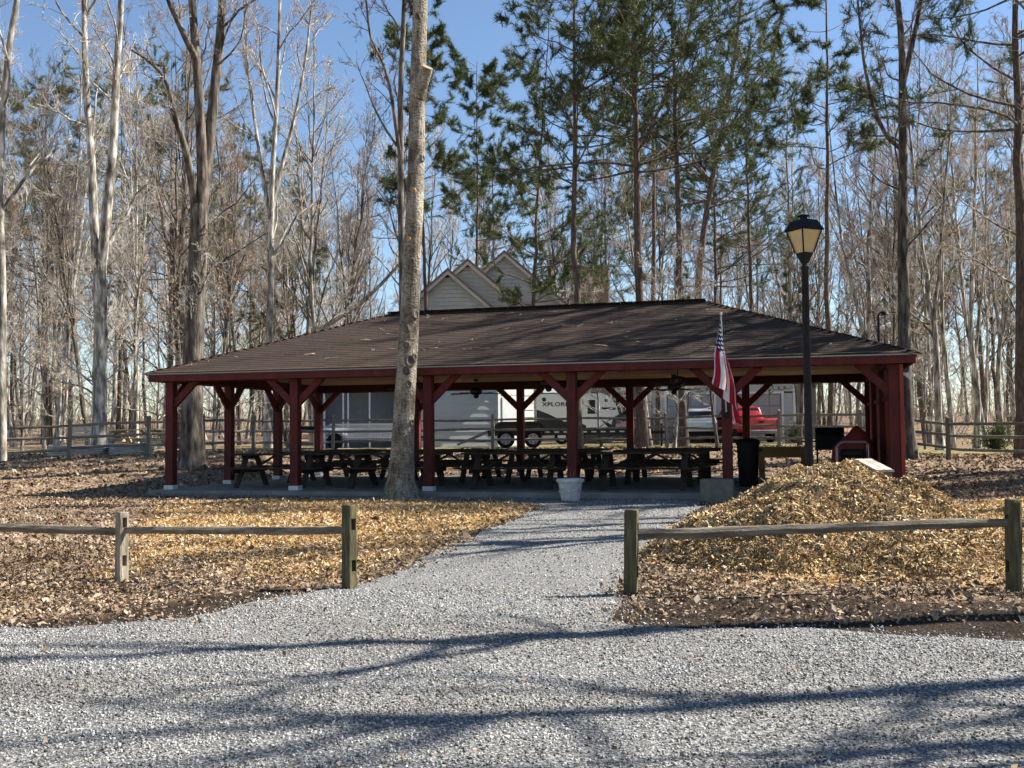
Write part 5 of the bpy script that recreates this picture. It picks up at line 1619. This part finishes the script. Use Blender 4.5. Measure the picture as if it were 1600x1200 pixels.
twig_dark = mat('dark_bare_twig', (0.10, 0.08, 0.062), (0.22, 0.18, 0.14), 0.9, 1.5, objvar=0.2)

# --- prototypes of bare trees (metres; trunk base at origin)
PROTO = []
for i in range(8):
    rng = np.random.default_rng(100 + i)
    H = [17, 19, 15, 20, 16, 18, 13, 21][i]
    r0 = [.17, .20, .13, .22, .15, .18, .10, .20][i]
    P, r = trunk_line(H, r0, rng.normal(0, .6, 2), .07, rng)
    stems = [(P, r)]
    if i in (1, 3, 5):         # forked
        k = int(len(P) * rng.uniform(.22, .42))
        Q = P[k:].copy(); off = rng.normal(0, 1, 2); off /= np.linalg.norm(off)
        t = np.linspace(0, 1, len(Q))
        Q[:, 0] += off[0] * (2.2 * t ** .8); Q[:, 1] += off[1] * (2.2 * t ** .8)
        stems.append((Q, r[k:] * .75))
        P[k:, 0] -= off[0] * 1.0 * t; P[k:, 1] -= off[1] * 1.0 * t
    cfg = [dict(c) for c in BARE_CFG]
    if i == 6:
        cfg[0].update(n=(26, 32), t=(.10, .98), ang=62, up=.03, len=.34)
    if i in (2, 4):
        cfg[0].update(ang=32, up=.10, t=(.30, .98))
    if len(stems) > 1: cfg[0]['n'] = (13, 16)
    PROTO.append(build_bare('b', stems, cfg, rng, [bark_pale, bark_pale, bark_dark, bark_pale, bark_dark, bark_pale, bark_pale, bark_dark][i],
                            [twig_pale, twig_pale, twig_red, twig_pale, twig_dark, twig_red, twig_pale, twig_pale][i], 8)[:2])

FARP = []
for i in range(4):
    rng = np.random.default_rng(160 + i)
    P, r = trunk_line([18, 20, 17, 21][i], [.19, .22, .16, .2][i], rng.normal(0, .6, 2), .08, rng)
    cfg = [dict(c) for c in BARE_CFG[:3]]
    cfg[0].update(n=(24, 28), rmin=.03, t=(.15, .98)); cfg[1].update(rmin=.022, n=(7, 9)); cfg[2].update(rmin=.016, seg=2, n=(6, 8))
    FARP.append(build_bare('f', [(P, r)], cfg, rng, [bark_pale, bark_dark, bark_pale, bark_dark][i], [twig_pale, twig_pale, twig_red, twig_pale][i], 6)[:2])
# sparse limbed trees for beside the drive
SPARSE = []
for i in range(3):
    rng = np.random.default_rng(190 + i)
    P, r = trunk_line([17, 19, 15][i], [.30, .32, .27][i], rng.normal(0, .8, 2), .09, rng)
    cfg = [dict(c) for c in BARE_CFG[:3]]
    cfg[0].update(n=(10, 12), t=(.42, .98), r=.7, rl=.024); cfg[1].update(n=(3, 4), rl=.015); cfg[2].update(n=(2, 3))
    SPARSE.append(build_bare('s', [(P, r)], cfg, rng, bark_pale, twig_pale, 8)[:2])

def place(name, meshes, loc, rz, sc, label, cat, group=None, override=None):
    e = empty(name, loc, rz, label, cat, group)
    e.scale = (sc if isinstance(sc, tuple) else (sc, sc, sc))
    for j, (nm, me_) in enumerate(meshes):
        o = link_mesh(nm, me_, e)
        if override and nm in override:
            o.material_slots[0].link = 'OBJECT'; o.material_slots[0].material = override[nm]
    return e

# --- pines
needle_m = mat_islands('pine_needles', [(0.036, 0.054, 0.018), (0.064, 0.088, 0.029), (0.10, 0.128, 0.042), (0.05, 0.072, 0.024), (0.135, 0.15, 0.05), (0.078, 0.103, 0.035)], 0.6, 0.35, 0.1, 0.25)
needle_y = mat_islands('yellowish_pine_needles', [(0.07, 0.085, 0.026), (0.11, 0.12, 0.038), (0.14, 0.14, 0.048), (0.09, 0.10, 0.032)], 0.6, 0.35, 0.1, 0.25)

def build_pine(seed, H, r0, crown0, blen, lean=(0, 0), nb=46, stems=None, nper=26):
    rng = np.random.default_rng(seed)
    if stems is None:
        stems = [trunk_line(H, r0, lean, .035, rng, 18, .10)]
    T, C, N = TM(), TM(), TM()
    for P, r in stems:
        v, f = tubes(P[None], r[None], 9); T.add(v, f)
    cfg = [dict(n=nb, t=(crown0, .985), len=blen / H * 1.6, fall=.62, ang=74, sd=14, seg=7, wob=.12, up=.045, r=.45, rl=.013, rmin=.014, k=5),
           dict(n=(5, 8), t=(.30, 1.0), len=.42, fall=.45, ang=46, sd=14, seg=4, wob=.16, up=.06, r=.6, rl=.012, rmin=.009, k=3),
           dict(n=(2, 4), t=(.25, 1.0), len=.5, fall=.4, ang=40, sd=14, seg=2, wob=.15, up=.08, r=.6, rl=.01, rmin=.007, k=3)]
    lv = limbs_from([(P[None], r[None]) for P, r in stems], cfg, rng)
    for l in lv:
        v, f = tubes(*l); C.add(v, f)
    tips, dirs = [], []
    for q, ra, k in lv[1:]:
        for s in ((-1, -2) if k else (-1,)):
            tips.append(q[:, s]); dirs.append(unit(q[:, -1] - q[:, -2]))
    q = lv[0][0]; tips.append(q[:, -1]); dirs.append(unit(q[:, -1] - q[:, -2]))
    tips = np.concatenate(tips); dirs = np.concatenate(dirs)
    keep = rng.random(len(tips)) < .9
    tips, dirs = tips[keep], dirs[keep]
    n = len(tips)
    tt = np.repeat(tips, nper, 0); dd = np.repeat(dirs, nper, 0)
    nd = unit(dd * .75 + rng.normal(0, .52, tt.shape) + np.array([0, 0, .10]))
    ln = rng.uniform(.13, .30, len(tt))[:, None]
    st_ = tt + dd * rng.uniform(-.42, .06, (len(tt), 1))
    sd_ = unit(np.cross(nd, rng.normal(size=tt.shape))) * .0105
    V = np.stack([st_ - sd_, st_ + sd_, st_ + nd * ln], 1).reshape(-1, 3)
    b_ = np.arange(len(tt))[:, None] * 3
    Fq = b_ + np.array([[0, 1, 2]])
    N.add(V, Fq)
    return [('trunk', T.mesh('trunk', bark_pine)), ('branches', C.mesh('branches', bark_dark, False)), ('crown', N.mesh('crown', needle_m, False))]

PINES = [build_pine(301, 23, .16, .45, 4.0, nb=48), build_pine(302, 21, .13, .52, 2.8, nb=40), build_pine(303, 24, .19, .42, 5.0, nb=54), build_pine(304, 19, .12, .30, 2.8, (1.2, 0), 40)]

def stem_px(pts, Y0, base):
    """a stem drawn from photo pixels: (px,py,depth offset) at distance Y0, relative to base"""
    return [tuple(at(px, py, Y0 + dy) - base) for px, py, dy in pts]

# --- the smooth pale trunk in front of the shelter
tb = gp(624, 780)
rng = np.random.default_rng(41)
P = resample(stem_px([(624, 790, 0), (626, 740, 0), (632, 640, 0), (637, 560, 0), (641, 460, 0), (648, 330, .05), (651, 230, .1), (653, 130, .15), (656, 20, .25), (662, -140, .4), (672, -330, .3), (676, -560, .8), (690, -760, 1.0)], tb.y, tb), 40)
Hh = P[:, 2]
ppm = 1650 / tb.y
r = np.interp(Hh, [-.3, 0.0, .2, .5, 1.2, 2.8, 5, 8, 10, 13, 18], [.38, .33, .285, .25, .22, .20, .18, .165, .15, .12, .05])
fb_bark = bpy.data.materials.new('smooth_grey_bark'); fb_bark.use_nodes = True
nt = fb_bark.node_tree; L = nt.links.new; b = nt.nodes['Principled BSDF']; b.inputs['Roughness'].default_value = .95; b.inputs['Specular IOR Level'].default_value = .1
tc = _n(nt, 'ShaderNodeTexCoord')
def noise_(sc, stretch, det=7):
    mp = _n(nt, 'ShaderNodeMapping'); mp.inputs['Scale'].default_value = stretch; L(tc.outputs['Object'], mp.inputs[0])
    n = _n(nt, 'ShaderNodeTexNoise'); n.inputs['Scale'].default_value = sc; n.inputs['Detail'].default_value = det; L(mp.outputs[0], n.inputs['Vector']); return n.outputs['Fac']
n1 = noise_(3.0, (1, 1, .7)); n2 = noise_(16, (1, 1, 2.2)); n3 = noise_(22, (1.4, 1.4, .25))
c1 = ramp([(0.12, 0.098, 0.072), (0.30, 0.255, 0.195), (0.46, 0.41, 0.33)], n1, [.32, .47, .66])
c2_ = ramp([(0.26, 0.25, 0.23), (1, 1, 1)], n2, [.36, .54])
c3_ = ramp([(0.35, 0.33, 0.30), (1, 1, 1)], n3, [.36, .50])
def mulc_(a, bb, f):
    m = _n(nt, 'ShaderNodeMix', data_type='RGBA', blend_type='MULTIPLY'); m.inputs['Factor'].default_value = f
    L(a, m.inputs['A']); L(bb, m.inputs['B']); return m.outputs['Result']
L(mulc_(mulc_(c1, c2_, .7), c3_, .6), b.inputs['Base Color'])
bp = _n(nt, 'ShaderNodeBump'); bp.inputs['Strength'].default_value = 1.0; bp.inputs['Distance'].default_value = .035
ad = _n(nt, 'ShaderNodeMath', operation='ADD'); L(n2, ad.inputs[0]); L(n3, ad.inputs[1]); L(ad.outputs[0], bp.inputs['Height']); L(bp.outputs[0], b.inputs['Normal'])
ft = empty('broadleaf_tree', tb, 0, 'tall pale grey trunk with cut stub standing before the shelter', 'tree')
v, f = tubes(P[None], r[None], 28)
# lumpy surface and root flare
vv = v.copy(); a_ = np.arctan2(v[:, 1] - np.repeat(P[:, 1], 28), v[:, 0] - np.repeat(P[:, 0], 28)); zz = v[:, 2]
k_ = 1 + .42 * np.exp(-np.clip(zz, 0, None) / .28) * (np.sin(4 * a_ + .7) * .6 + .3 * np.sin(7 * a_)) + .035 * np.sin(3 * a_ + zz * 2.1) + .025 * np.sin(5 * a_ - zz * 4.3) + .012 * np.sin(zz * 17) 
ctr = np.repeat(P, 28, 0)
vv[:, :2] = ctr[:, :2] + (v[:, :2] - ctr[:, :2]) * k_[:, None]
trunk_o = link_mesh('trunk', np_mesh('trunk', vv, [f], fb_bark, True), ft)
# cut stub and knots
def ix(z): return np.array([np.interp(z, Hh, P[:, k]) for k in range(3)])
stub_base = at(652, 150, tb.y + .1) - tb; stub_end = at(668, 105, tb.y - .15) - tb
cutm = mat('fresh_cut_wood', (0.42, 0.22, 0.09), (0.52, 0.30, 0.14), .9, 12)
st_o = MB().tube([stub_base, stub_base.lerp(stub_end, .45), stub_end], [.19, .14, .12], 18, False).build('cut_stub', fb_bark, ft, True)
dv = (stub_end - stub_base).normalized()
MB().tube([stub_end - dv * .02, stub_end + dv * .004], .116, 18).build('cut_face', cutm, st_o)
kn = random.Random(5)
for (px, py, rr_) in ((645, 410, .05), (640, 375, .045), (632, 492, .075), (650, 492, .075), (636, 515, .07), (637, 540, .06), (642, 565, .10), (637, 580, .07), (648, 560, .07), (652, 22, .05), (660, 248, .05), (640, 600, .06), (644, 660, .05), (648, 300, .04)):
    c_ = at(px, py, tb.y) - tb; cz = ix(c_.z); rz_ = float(np.interp(c_.z, Hh, r))
    off = max(-.9, min(.9, (c_.x - cz[0]) / rz_)) * rz_
    yy = cz[1] - math.sqrt(max(0, rz_ ** 2 - off ** 2)) 
    dirk = Vector((off, yy - cz[1], 0)).normalized()
    pk0 = Vector((cz[0] + off, yy, c_.z)) - dirk * .05
    d_, s_, t_2 = frame(dirk)
    ringv = []
    mb = MB()
    prof = [(rr_ * 1.25, 0.0), (rr_ * 1.1, .062), (rr_ * .85, .078), (rr_ * .5, .066), (rr_ * .2, .058), (0.001, .056)]
    vs_, fs_ = [], []
    for (q, h) in prof:
        for k in range(14):
            a = 2 * PI * k / 14
            vs_.append(pk0 + (s_ * math.cos(a) + t_2 * math.sin(a) * 1.25) * q * kn.uniform(.9, 1.1) + dirk * h)
    for i in range(len(prof) - 1):
        for k in range(14): fs_.append((i * 14 + k, i * 14 + (k + 1) % 14, (i + 1) * 14 + (k + 1) % 14, (i + 1) * 14 + k))
    mb.add(vs_, fs_).build('knot', bark_dark if rr_ > .045 else cutm, trunk_o, True)
lv = limbs_from([(P[None, 24:], r[None, 24:])], [dict(BARE_CFG[0], n=10, t=(.15, .98), len=.5, ang=45)] + [dict(c) for c in BARE_CFG[1:]], rng)
C = TM(); B_ = TM()
v, f = tubes(*lv[0]); B_.add(v, f)
for l in lv[1:]:
    v, f = tubes(*l); C.add(v, f)
C.add(*tubes(*lv[0])); link_mesh('crown', C.mesh('crown', twig_pale, False), ft)

# --- named bare trees drawn stem by stem
def drawn_tree(px, Y, stems, bark, twig, label, seed, cfgmod=None, cat='tree', side=10):
    base = on_ground(px, Y)
    rng = np.random.default_rng(seed)
    S = []
    for pts, r0, r1 in stems:
        Q = resample(stem_px(pts, Y, base), 22)
        t = np.linspace(0, 1, len(Q))
        rr_ = r0 + (r1 - r0) * t
        if Q[0, 2] < .5: rr_ = rr_ * (1 + .45 * np.exp(-np.clip(Q[:, 2], 0, None) / .4))
        S.append((Q, rr_))
    cfg = [dict(c) for c in BARE_CFG]
    cfg[0].update(n=(9, 11), len=.30, t=(.30, .98), abs=4.5); cfg[1].update(n=(5, 7)); cfg[2].update(n=(4, 6)); cfg[3].update(n=(2, 3))
    if cfgmod: cfg[0].update(cfgmod)
    t_, c_, lv = build_bare('t', S, cfg, rng, bark, twig, side)
    return place('bare_tree', [('trunk', t_), ('crown', c_)], base, 0, 1.0, label, cat), lv, base

drawn_tree(303, 29.5, [([(300, 735, 0), (300, 640, 0), (303, 520, 0), (309, 400, 0), (312, 320, 0)], .31, .24),
                       ([(314, 350, 0), (317, 270, -.1), (312, 170, -.2), (306, 80, -.3), (300, 0, -.4), (290, -130, -.6), (292, -330, -.8)], .16, .05),
                       ([(313, 335, 0), (325, 250, .2), (334, 150, .3), (344, 60, .4), (348, 0, .5), (352, -140, .7), (360, -330, .8)], .175, .05),
                       ([(307, 330, 0), (299, 280, -.3), (291, 235, -.5), (275, 190, -.8), (262, 130, -1), (250, 110, -1.2), (225, 88, -1.4), (205, 78, -1.6)], .13, .03),
                       ([(310, 100, -.2), (290, 60, -.8), (262, 0, -1.2), (245, -80, -1.5)], .10, .04)],
           bark_dark, twig_pale, 'thick dark grey forked tree behind the left corner of the shelter', 51)
drawn_tree(155, 36.0, [([(155, 700, 0), (156, 600, 0), (158, 500, 0), (156, 410, 0)], .235, .21),
                       ([(152, 430, 0), (146, 330, .1), (143, 240, .2), (134, 140, .3), (131, 0, .4), (134, -220, .5)], .16, .05),
                       ([(158, 420, 0), (168, 320, -.2), (178, 220, -.3), (181, 120, -.4), (190, 0, -.5), (196, -240, -.6)], .18, .05),
                       ([(160, 410, 0), (176, 370, .5), (196, 340, .8), (215, 300, 1.0), (232, 285, 1.2)], .09, .03)],
           bark_pale, twig_pale, 'pale forked twin stemmed tree behind the raised beds at the left', 52)
drawn_tree(3, 27.5, [([(3, 720, 0), (2, 600, 0), (4, 450, 0), (-2, 300, 0), (6, 150, 0), (18, 30, 0), (50, -100, 0), (60, -300, 0)], .125, .05)], bark_pale, twig_pale, 'pale trunk cut by the left edge of the picture', 53)
drawn_tree(425, 42, [([(420, 700, 0), (420, 560, 0), (424, 400, 0), (424, 280, 0), (432, 180, 0), (436, 60, 0), (440, -120, 0)], .17, .04),
                     ([(424, 330, 0), (440, 260, .3), (462, 180, .6), (478, 90, .8), (490, -20, 1)], .10, .03),
                     ([(424, 350, 0), (410, 270, .3), (398, 190, .5), (385, 90, .7), (380, -30, 1)], .09, .03)],
           bark_pale, twig_red, 'slender reddish twigged tree left of the pale foreground trunk', 54, dict(n=(11, 13)))
drawn_tree(1417, 31.5, [([(1420, 716, 0), (1414, 600, 0), (1412, 470, 0), (1410, 350, 0), (1412, 240, 0), (1409, 140, 0), (1411, 50, 0), (1395, -40, 0), (1400, -200, 0)], .21, .05),
                        ([(1411, 130, 0), (1425, 70, .2), (1432, 40, .3), (1440, 0, .4), (1450, -120, .4)], .09, .04),
                        ([(1411, 235, 0), (1385, 215, -.3), (1365, 170, -.5), (1350, 100, -.8), (1340, 0, -1.0)], .07, .03)],
           bark_dark, twig_dark, 'dark bare tree just right of the shelter roof corner', 55, dict(n=(9, 11), abs=2.6))
drawn_tree(640, 33, [([(628, 700, 0), (628, 560, 0), (630, 450, 0), (626, 340, 0), (627, 230, 0), (624, 150, 0), (630, 60, 0), (634, -60, 0), (640, -260, 0)], .14, .05),
                     ([(626, 250, 0), (612, 150, -.4), (600, 100, -.6), (578, 60, -.8), (572, 0, -1)], .07, .03)],
           bark_dark, twig_dark, 'dark slim tree half hidden behind the pale foreground trunk', 56, dict(n=(8, 10), abs=3.0))
# leaning dead limb above the left roof slope
drawn_tree(470, 46, [([(455, 700, 0), (470, 590, 0), (490, 520, 0), (540, 490, .5), (575, 465, 1), (600, 440, 1.2), (640, 395, 1.5)], .17, .06)], bark_dark, twig_pale, 'leaning bent tree rising above the left roof slope', 57, dict(n=(6, 8), abs=2.5))

# --- pines in view
pine_spots = [(905, 38.0, 0, 0.3, .92, 'dark pine rising in front of the brown house roof'),
              (1003, 37.0, 2, 1.7, .95, 'thickest pine trunk in the group left of the flag'),
              (1026, 45.0, 1, 2.9, 1.05, 'slim pine just right of the thickest pine trunk'),
              (1068, 39.5, 0, 4.1, 1.0, 'straight pine in line with the silver car'),
              (820, 52.0, 3, 0.2, 1.15, 'slightly leaning pine behind the largest house gable'),
              (745, 66.0, 1, 5.3, 1.15, 'distant pine rising above the middle house gable'),
              (1296, 41.0, 1, 3.6, .98, 'tall narrow pine right of the lamp post lantern'),
              (668, 56.0, 1, 1.1, 1.1, 'slim pine close beside the pale foreground trunk'),
              (1596, 33.0, 2, 2.4, 1.0, 'big pine with wide bare limbs at the right edge of the picture')]
for px, Y, k, rz, sc, lb in pine_spots:
    place('pine_tree', PINES[k], on_ground(px, Y), rz, sc, lb, 'pine tree', 'pine trees')
# leaning pine
lb_ = on_ground(1082, 60)
P = resample(stem_px([(1082, 705, 0), (1085, 600, 0), (1090, 450, 0), (1100, 350, 0), (1112, 280, 0), (1130, 200, 0), (1146, 110, 0), (1158, 0, 0), (1172, -120, 0)], 60, lb_), 20)
lean_pine = build_pine(311, 21, .16, .42, 3.4, stems=[(P, np.linspace(.25, .07, len(P)))], nb=44)
place('pine_tree', lean_pine, lb_, 0, 1.0, 'pine trunk leaning to the right behind the flag', 'pine tree', 'pine trees')
# olive pines standing far back at the left
for i, (px, Y, k, sc) in enumerate([(70, 68, 2, 1.0), (185, 74, 0, 1.1), (265, 62, 2, .95), (470, 72, 3, 1.0), (395, 80, 0, 1.0), (20, 85, 0, 1.2), (770, 84, 0, 1.0)]):
    place('pine_tree', PINES[k], on_ground(px, Y), i * 1.3, sc, 'far olive green pine showing between the bare trees', 'pine tree', 'far olive pines', {'crown': needle_y if i < 6 else needle_m})
for i, (px, Y, k, sc) in enumerate([(950, 78, 0, 1.05), (1120, 72, 2, 1.0), (1180, 66, 0, 1.1), (1540, 75, 2, 1.0)]):
    place('pine_tree', PINES[k], on_ground(px, Y), i * 1.9 + .4, sc, 'dark pine far behind the shelter ridge', 'pine tree', 'far dark pines')
# small green pine tops low behind the ridge
for i, (px, Y, lb) in enumerate([(1072, 47, 'low bushy young pine behind the middle of the shelter ridge'), (1248, 44, 'young evergreen between the red truck and the lamp post')]):
    place('pine_tree', PINES[3], on_ground(px, Y), i * 2.0, (.36, .36, .40), lb, 'pine tree')

# --- small trees between the shelter and the parked cars
yg = [(1052, 35.0, 6, .55, .8), (1121, 35.5, 2, .45, 2.1), (940, 42.5, 6, .50, 3.3), (1250, 38.5, 4, .6, .4), (1015, 41.5, 5, .62, 1.4)]
yl_ = ['thin young tree in front of the garage door', 'crooked young tree right of the silver car', 'thin bare sapling beside the travel trailer door', 'thin young tree right of the red truck', 'young tree in front of the deck railing']
for (px, Y, k, sc, rz), lb in zip(yg, yl_):
    place('bare_tree', list(zip(('trunk', 'crown'), PROTO[k])), on_ground(px, Y), rz, sc, lb, 'tree')

# --- the wood: bare trees standing one by one
rr = random.Random(23)
spots = []
tries = 0
while len(spots) < 172 and tries < 20000:
    tries += 1
    Y = rr.choice([rr.uniform(40, 62), rr.uniform(60, 90), rr.uniform(80, 125)])
    x = rr.uniform(-.56, .56) * Y
    px = 800 + x / Y * 1650
    if Y < 44 and 330 < px < 1400: continue
    if -9 < x < 17 and 36 < Y < 72: continue
    if 300 < px < 860 and Y < 48: continue
    if 620 < px < 1330 and 60 < Y < 95 and rr.random() < .45: continue
    dmin = 2.3 if Y < 62 else 2.8
    if any(math.hypot(x - a, Y - c_) < dmin for a, c_ in spots): continue
    spots.append((x, Y))
KINDS = ['straight pale', 'forked pale', 'reddish twigged', 'tall forked pale', 'dark slim', 'forked reddish twigged', 'low branched thin', 'tall dark']
FKIND = ['straight pale', 'dark barked', 'reddish twigged', 'tall dark barked']
for i, (x, Y) in enumerate(sorted(spots, key=lambda q: q[1])):
    far = Y > 82
    k = rr.choice([0, 1, 2, 3]) if far else rr.choice([0, 1, 2, 3, 4, 5, 6, 7, 0, 1, 3, 5])
    sc = rr.uniform(.82, 1.22); th = rr.uniform(.62, .95); sc = (sc * th, sc * th, sc)
    side = 'left' if x < -6 else ('right' if x > 6 else 'middle')
    where = {'left': 'left of the house', 'right': 'right of the garage', 'middle': 'behind the house'}[side]
    lab = '%s bare tree %s %s' % (FKIND[k] if far else KINDS[k], 'far back in the wood' if far else 'in the nearer wood', where)
    OV = None
    if x > 6 and rr.random() < .55: OV = {'trunk': bark_dark, 'crown': rr.choice([twig_dark, twig_brown, twig_brown])}  # backlit shade of the right-hand wood put into darker bark and twig colours
    elif rr.random() < .15: OV = {'trunk': bark_dark, 'crown': twig_brown}
    lab = lab.replace(' pale', '').replace('reddish twigged', 'spreading').replace('dark barked', 'straight').replace('dark', 'plain') if OV else lab
    if OV: lab = 'dark barked ' + lab
    place('bare_tree', list(zip(('trunk', 'crown'), (FARP if far else PROTO)[k])), (x, Y, tz(x, Y) - .05), rr.uniform(0, 6.28), sc, lab, 'tree', lab, OV).rotation_euler = (rr.gauss(0, .045), rr.gauss(0, .045), rr.uniform(0, 6.28))

# --- the far wood that reads as one mass: thin trunks, limbs and brush
rng = np.random.default_rng(77)
NF = 170
fx = rng.uniform(-1, 1, NF); fy = rng.uniform(120, 200, NF); fx = fx * fy * .62
fz = terr(fx, fy)
fh = rng.uniform(10, 20, NF)
Pf = grow(np.stack([fx, fy, fz - .3], -1), np.stack([rng.normal(0, .05, NF), rng.normal(0, .05, NF), np.ones(NF)], -1), fh, 8, .05, .05, rng)
Rf = (rng.uniform(.10, .22, NF))[:, None] * np.linspace(1, .2, 9)[None]
lvf = limbs_from([(Pf, Rf)], [dict(n=(11, 13), t=(.08, .98), len=.34, fall=.5, ang=45, sd=14, seg=4, wob=.15, up=.06, r=.5, rl=.014, rmin=.035, k=3),
                              dict(n=(5, 6), t=(.15, 1), len=.5, fall=.4, ang=40, sd=14, seg=1, wob=.18, up=.05, r=.6, rl=.012, rmin=.03, k=3)], rng)
FW = TM(); FW.add(*tubes(Pf, Rf, 5))
for l in lvf: FW.add(*tubes(*l))
NBR = 2600
bx = rng.uniform(-1, 1, NBR); by = rng.uniform(66, 150, NBR); bx = bx * by * .6
bh = rng.uniform(1.2, 6.0, NBR)
Pb = grow(np.stack([bx, by, terr(bx, by) - .1], -1), np.stack([rng.normal(0, .35, NBR), rng.normal(0, .35, NBR), np.ones(NBR)], -1), bh, 3, .2, .05, rng)
FW.add(*tubes(Pb, np.full((NBR, 4), .018), 3))
lvb = limbs_from([(Pb, np.full((NBR, 4), .018))], [dict(n=(3, 5), t=(.2, 1), len=.55, fall=.3, ang=45, sd=14, seg=1, wob=.2, up=.03, r=.7, rl=.01, rmin=.016, k=3)], rng)
FW.add(*tubes(*lvb[0]))
tag(link_mesh('far_wood', FW.mesh('far_wood', mat('far_grey_brown_wood', (0.20, 0.165, 0.13), (0.42, 0.36, 0.29), .95, .35, island=.25), False)), 'distant grey brown winter wood and brush along the horizon', 'woodland', kind='stuff')

# --- beeches still holding tan leaves, low scrub
beech_m = mat_islands('tan_beech_leaf', [(0.42, 0.28, 0.15), (0.55, 0.40, 0.24), (0.34, 0.21, 0.11), (0.62, 0.48, 0.32)], .8, .2, .15, .3)
def leafy_sapling(seed, H, m, n_keep, size):
    rng = np.random.default_rng(seed)
    P, r = trunk_line(H, .035 + H * .004, (0, 0), .04, rng, 10)
    cfg = [dict(BARE_CFG[0], n=22, t=(.12, .98), len=.42, ang=62, up=.02, rmin=.008), dict(BARE_CFG[1], n=(5, 7), rmin=.006), dict(BARE_CFG[2], n=(3, 5), rmin=.004)]
    t_, c_, lv = build_bare('s', [(P, r)], cfg, rng, bark_pale, twig_pale, 6)
    q = lv[-1][0].reshape(-1, 3); q = q[rng.choice(len(q), min(n_keep, len(q)), replace=False)]
    global RNG
    s = size * rng.uniform(.6, 1.3, len(q))
    V, Fq = scatter(LEAF_V, LEAF_F, q + rng.normal(0, .05, q.shape), np.stack([s, s, s], -1), rand_rot(len(q), 0.0))
    return [('trunk', t_), ('crown', c_), ('foliage', np_mesh('foliage', V, [Fq], m))]
BEECH = [leafy_sapling(71, 5.5, beech_m, 500, .10), leafy_sapling(72, 8.5, beech_m, 800, .11)]
for i, (px, Y, k, lb) in enumerate([(35, 41, 0, 'small beech with pale tan leaves by the left edge of the wood'), (92, 44, 0, 'small beech with tan leaves between two pale trunks'), (335, 41, 1, 'tan leaved beech behind the thick forked tree'),
                                     (250, 46, 1, 'tan leaved beech between the twin stemmed and the thick forked tree'), (1445, 48, 0, 'tan leaved beech in the wood right of the roof corner')]):
    place('beech_sapling', BEECH[k], on_ground(px, Y), i * 1.7, 1.0, lb, 'tree')
shrub_leaf = mat_islands('evergreen_shrub_leaf', [(0.05, 0.07, 0.022), (0.08, 0.10, 0.035), (0.11, 0.13, 0.05), (0.04, 0.055, 0.018)], .7, .2, .15, .3)
def shrub(seed, w, h, n):
    rng = np.random.default_rng(seed)
    B = 26
    D = unit(np.stack([rng.normal(0, .6, B), rng.normal(0, .6, B), rng.uniform(.5, 1, B)], -1))
    q = grow(np.stack([rng.normal(0, .1, B), rng.normal(0, .1, B), np.zeros(B)], -1), D, rng.uniform(.6, 1, B) * h, 6, .15, .03, rng)
    q[..., :2] *= w / h
    T = TM(); v, f = tubes(q, np.linspace(.018, .005, 7)[None].repeat(B, 0), 4); T.add(v, f)
    pos = q[:, 2:].reshape(-1, 3); pos = pos[rng.integers(0, len(pos), n)] + rng.normal(0, .12 * w, (n, 3))
    pos[:, 2] = np.abs(pos[:, 2])
    s = rng.uniform(.06, .13, n)
    V, Fq = scatter(LEAF_V, LEAF_F, pos, np.stack([s, s, s], -1), rand_rot(n))
    return [('stem', T.mesh('stem', bark_dark)), ('foliage', np_mesh('foliage', V, [Fq], shrub_leaf))]
SHR = [shrub(81, 1.2, 1.3, 2200), shrub(82, .6, 1.9, 1400)]
for i, (px, Y, k, sc, lb) in enumerate([(1552, 46, 0, 1.1, 'dull green evergreen shrub beyond the fence near the right picture edge'),
                                         (1243, 46, 0, .8, 'low green shrub at the edge of the drive right of the red truck'), (826, 47.5, 1, 1.0, 'upright green shrub against the cream shed wall'), (993, 47, 0, .75, 'round green shrub beside the travel trailer hitch')]):
    place('shrub', SHR[k], on_ground(px, Y), i * 1.3, sc, lb, 'shrub')

# --- trees standing out of the picture to the right, their shadows fall across the drive and roof
off = [(10.0, 8.9, 0, .8, .3), (12.5, 8.2, 1, .85, 1.2), (20, 11.8, 2, .9, 3.1), (9.2, 6.9, 2, .7, 4.0), (17.0, 10.4, 0, .8, 5.0),
       (10.2, 15.7, 1, .85, .5), (11.6, 18.4, 2, .95, 3.3), (13.0, 16.8, 0, .95, 4.2), (14.5, 24.6, 0, 1.15, 1.9), (17, 27, 1, 1.2, 2.7), (16.5, 22.5, 2, 1.3, 3.9)]
for i, (x, y, k, sc, rz) in enumerate(off):
    place('bare_tree', list(zip(('trunk', 'crown'), SPARSE[k])), (x, y, tz(x, y)), rz, sc, 'bare tree standing out of the picture right of the drive', 'tree', 'bare trees beside the drive')
for i, (x, y, k, sc, rz) in enumerate([(15.5, 26.5, 1, 1.05, .3), (17.5, 24.0, 4, 1.25, 1.2), (14.2, 22.6, 2, 1.2, 2.2), (18, 29, 5, 1.15, 3.0)]):
    place('bare_tree', list(zip(('trunk', 'crown'), PROTO[k])), (x, y, tz(x, y)), rz, sc, 'bare tree standing out of the picture right of the shelter', 'tree', 'bare trees right of the shelter')
for x, y, k, sc, rz in [(26, 27, 2, .9, .4), (23.5, 24.5, 0, .85, 2.0)]:
    place('pine_tree', PINES[k], (x, y, tz(x, y)), rz, sc, 'pine standing out of the picture right of the shelter', 'pine tree', 'pines right of the picture')
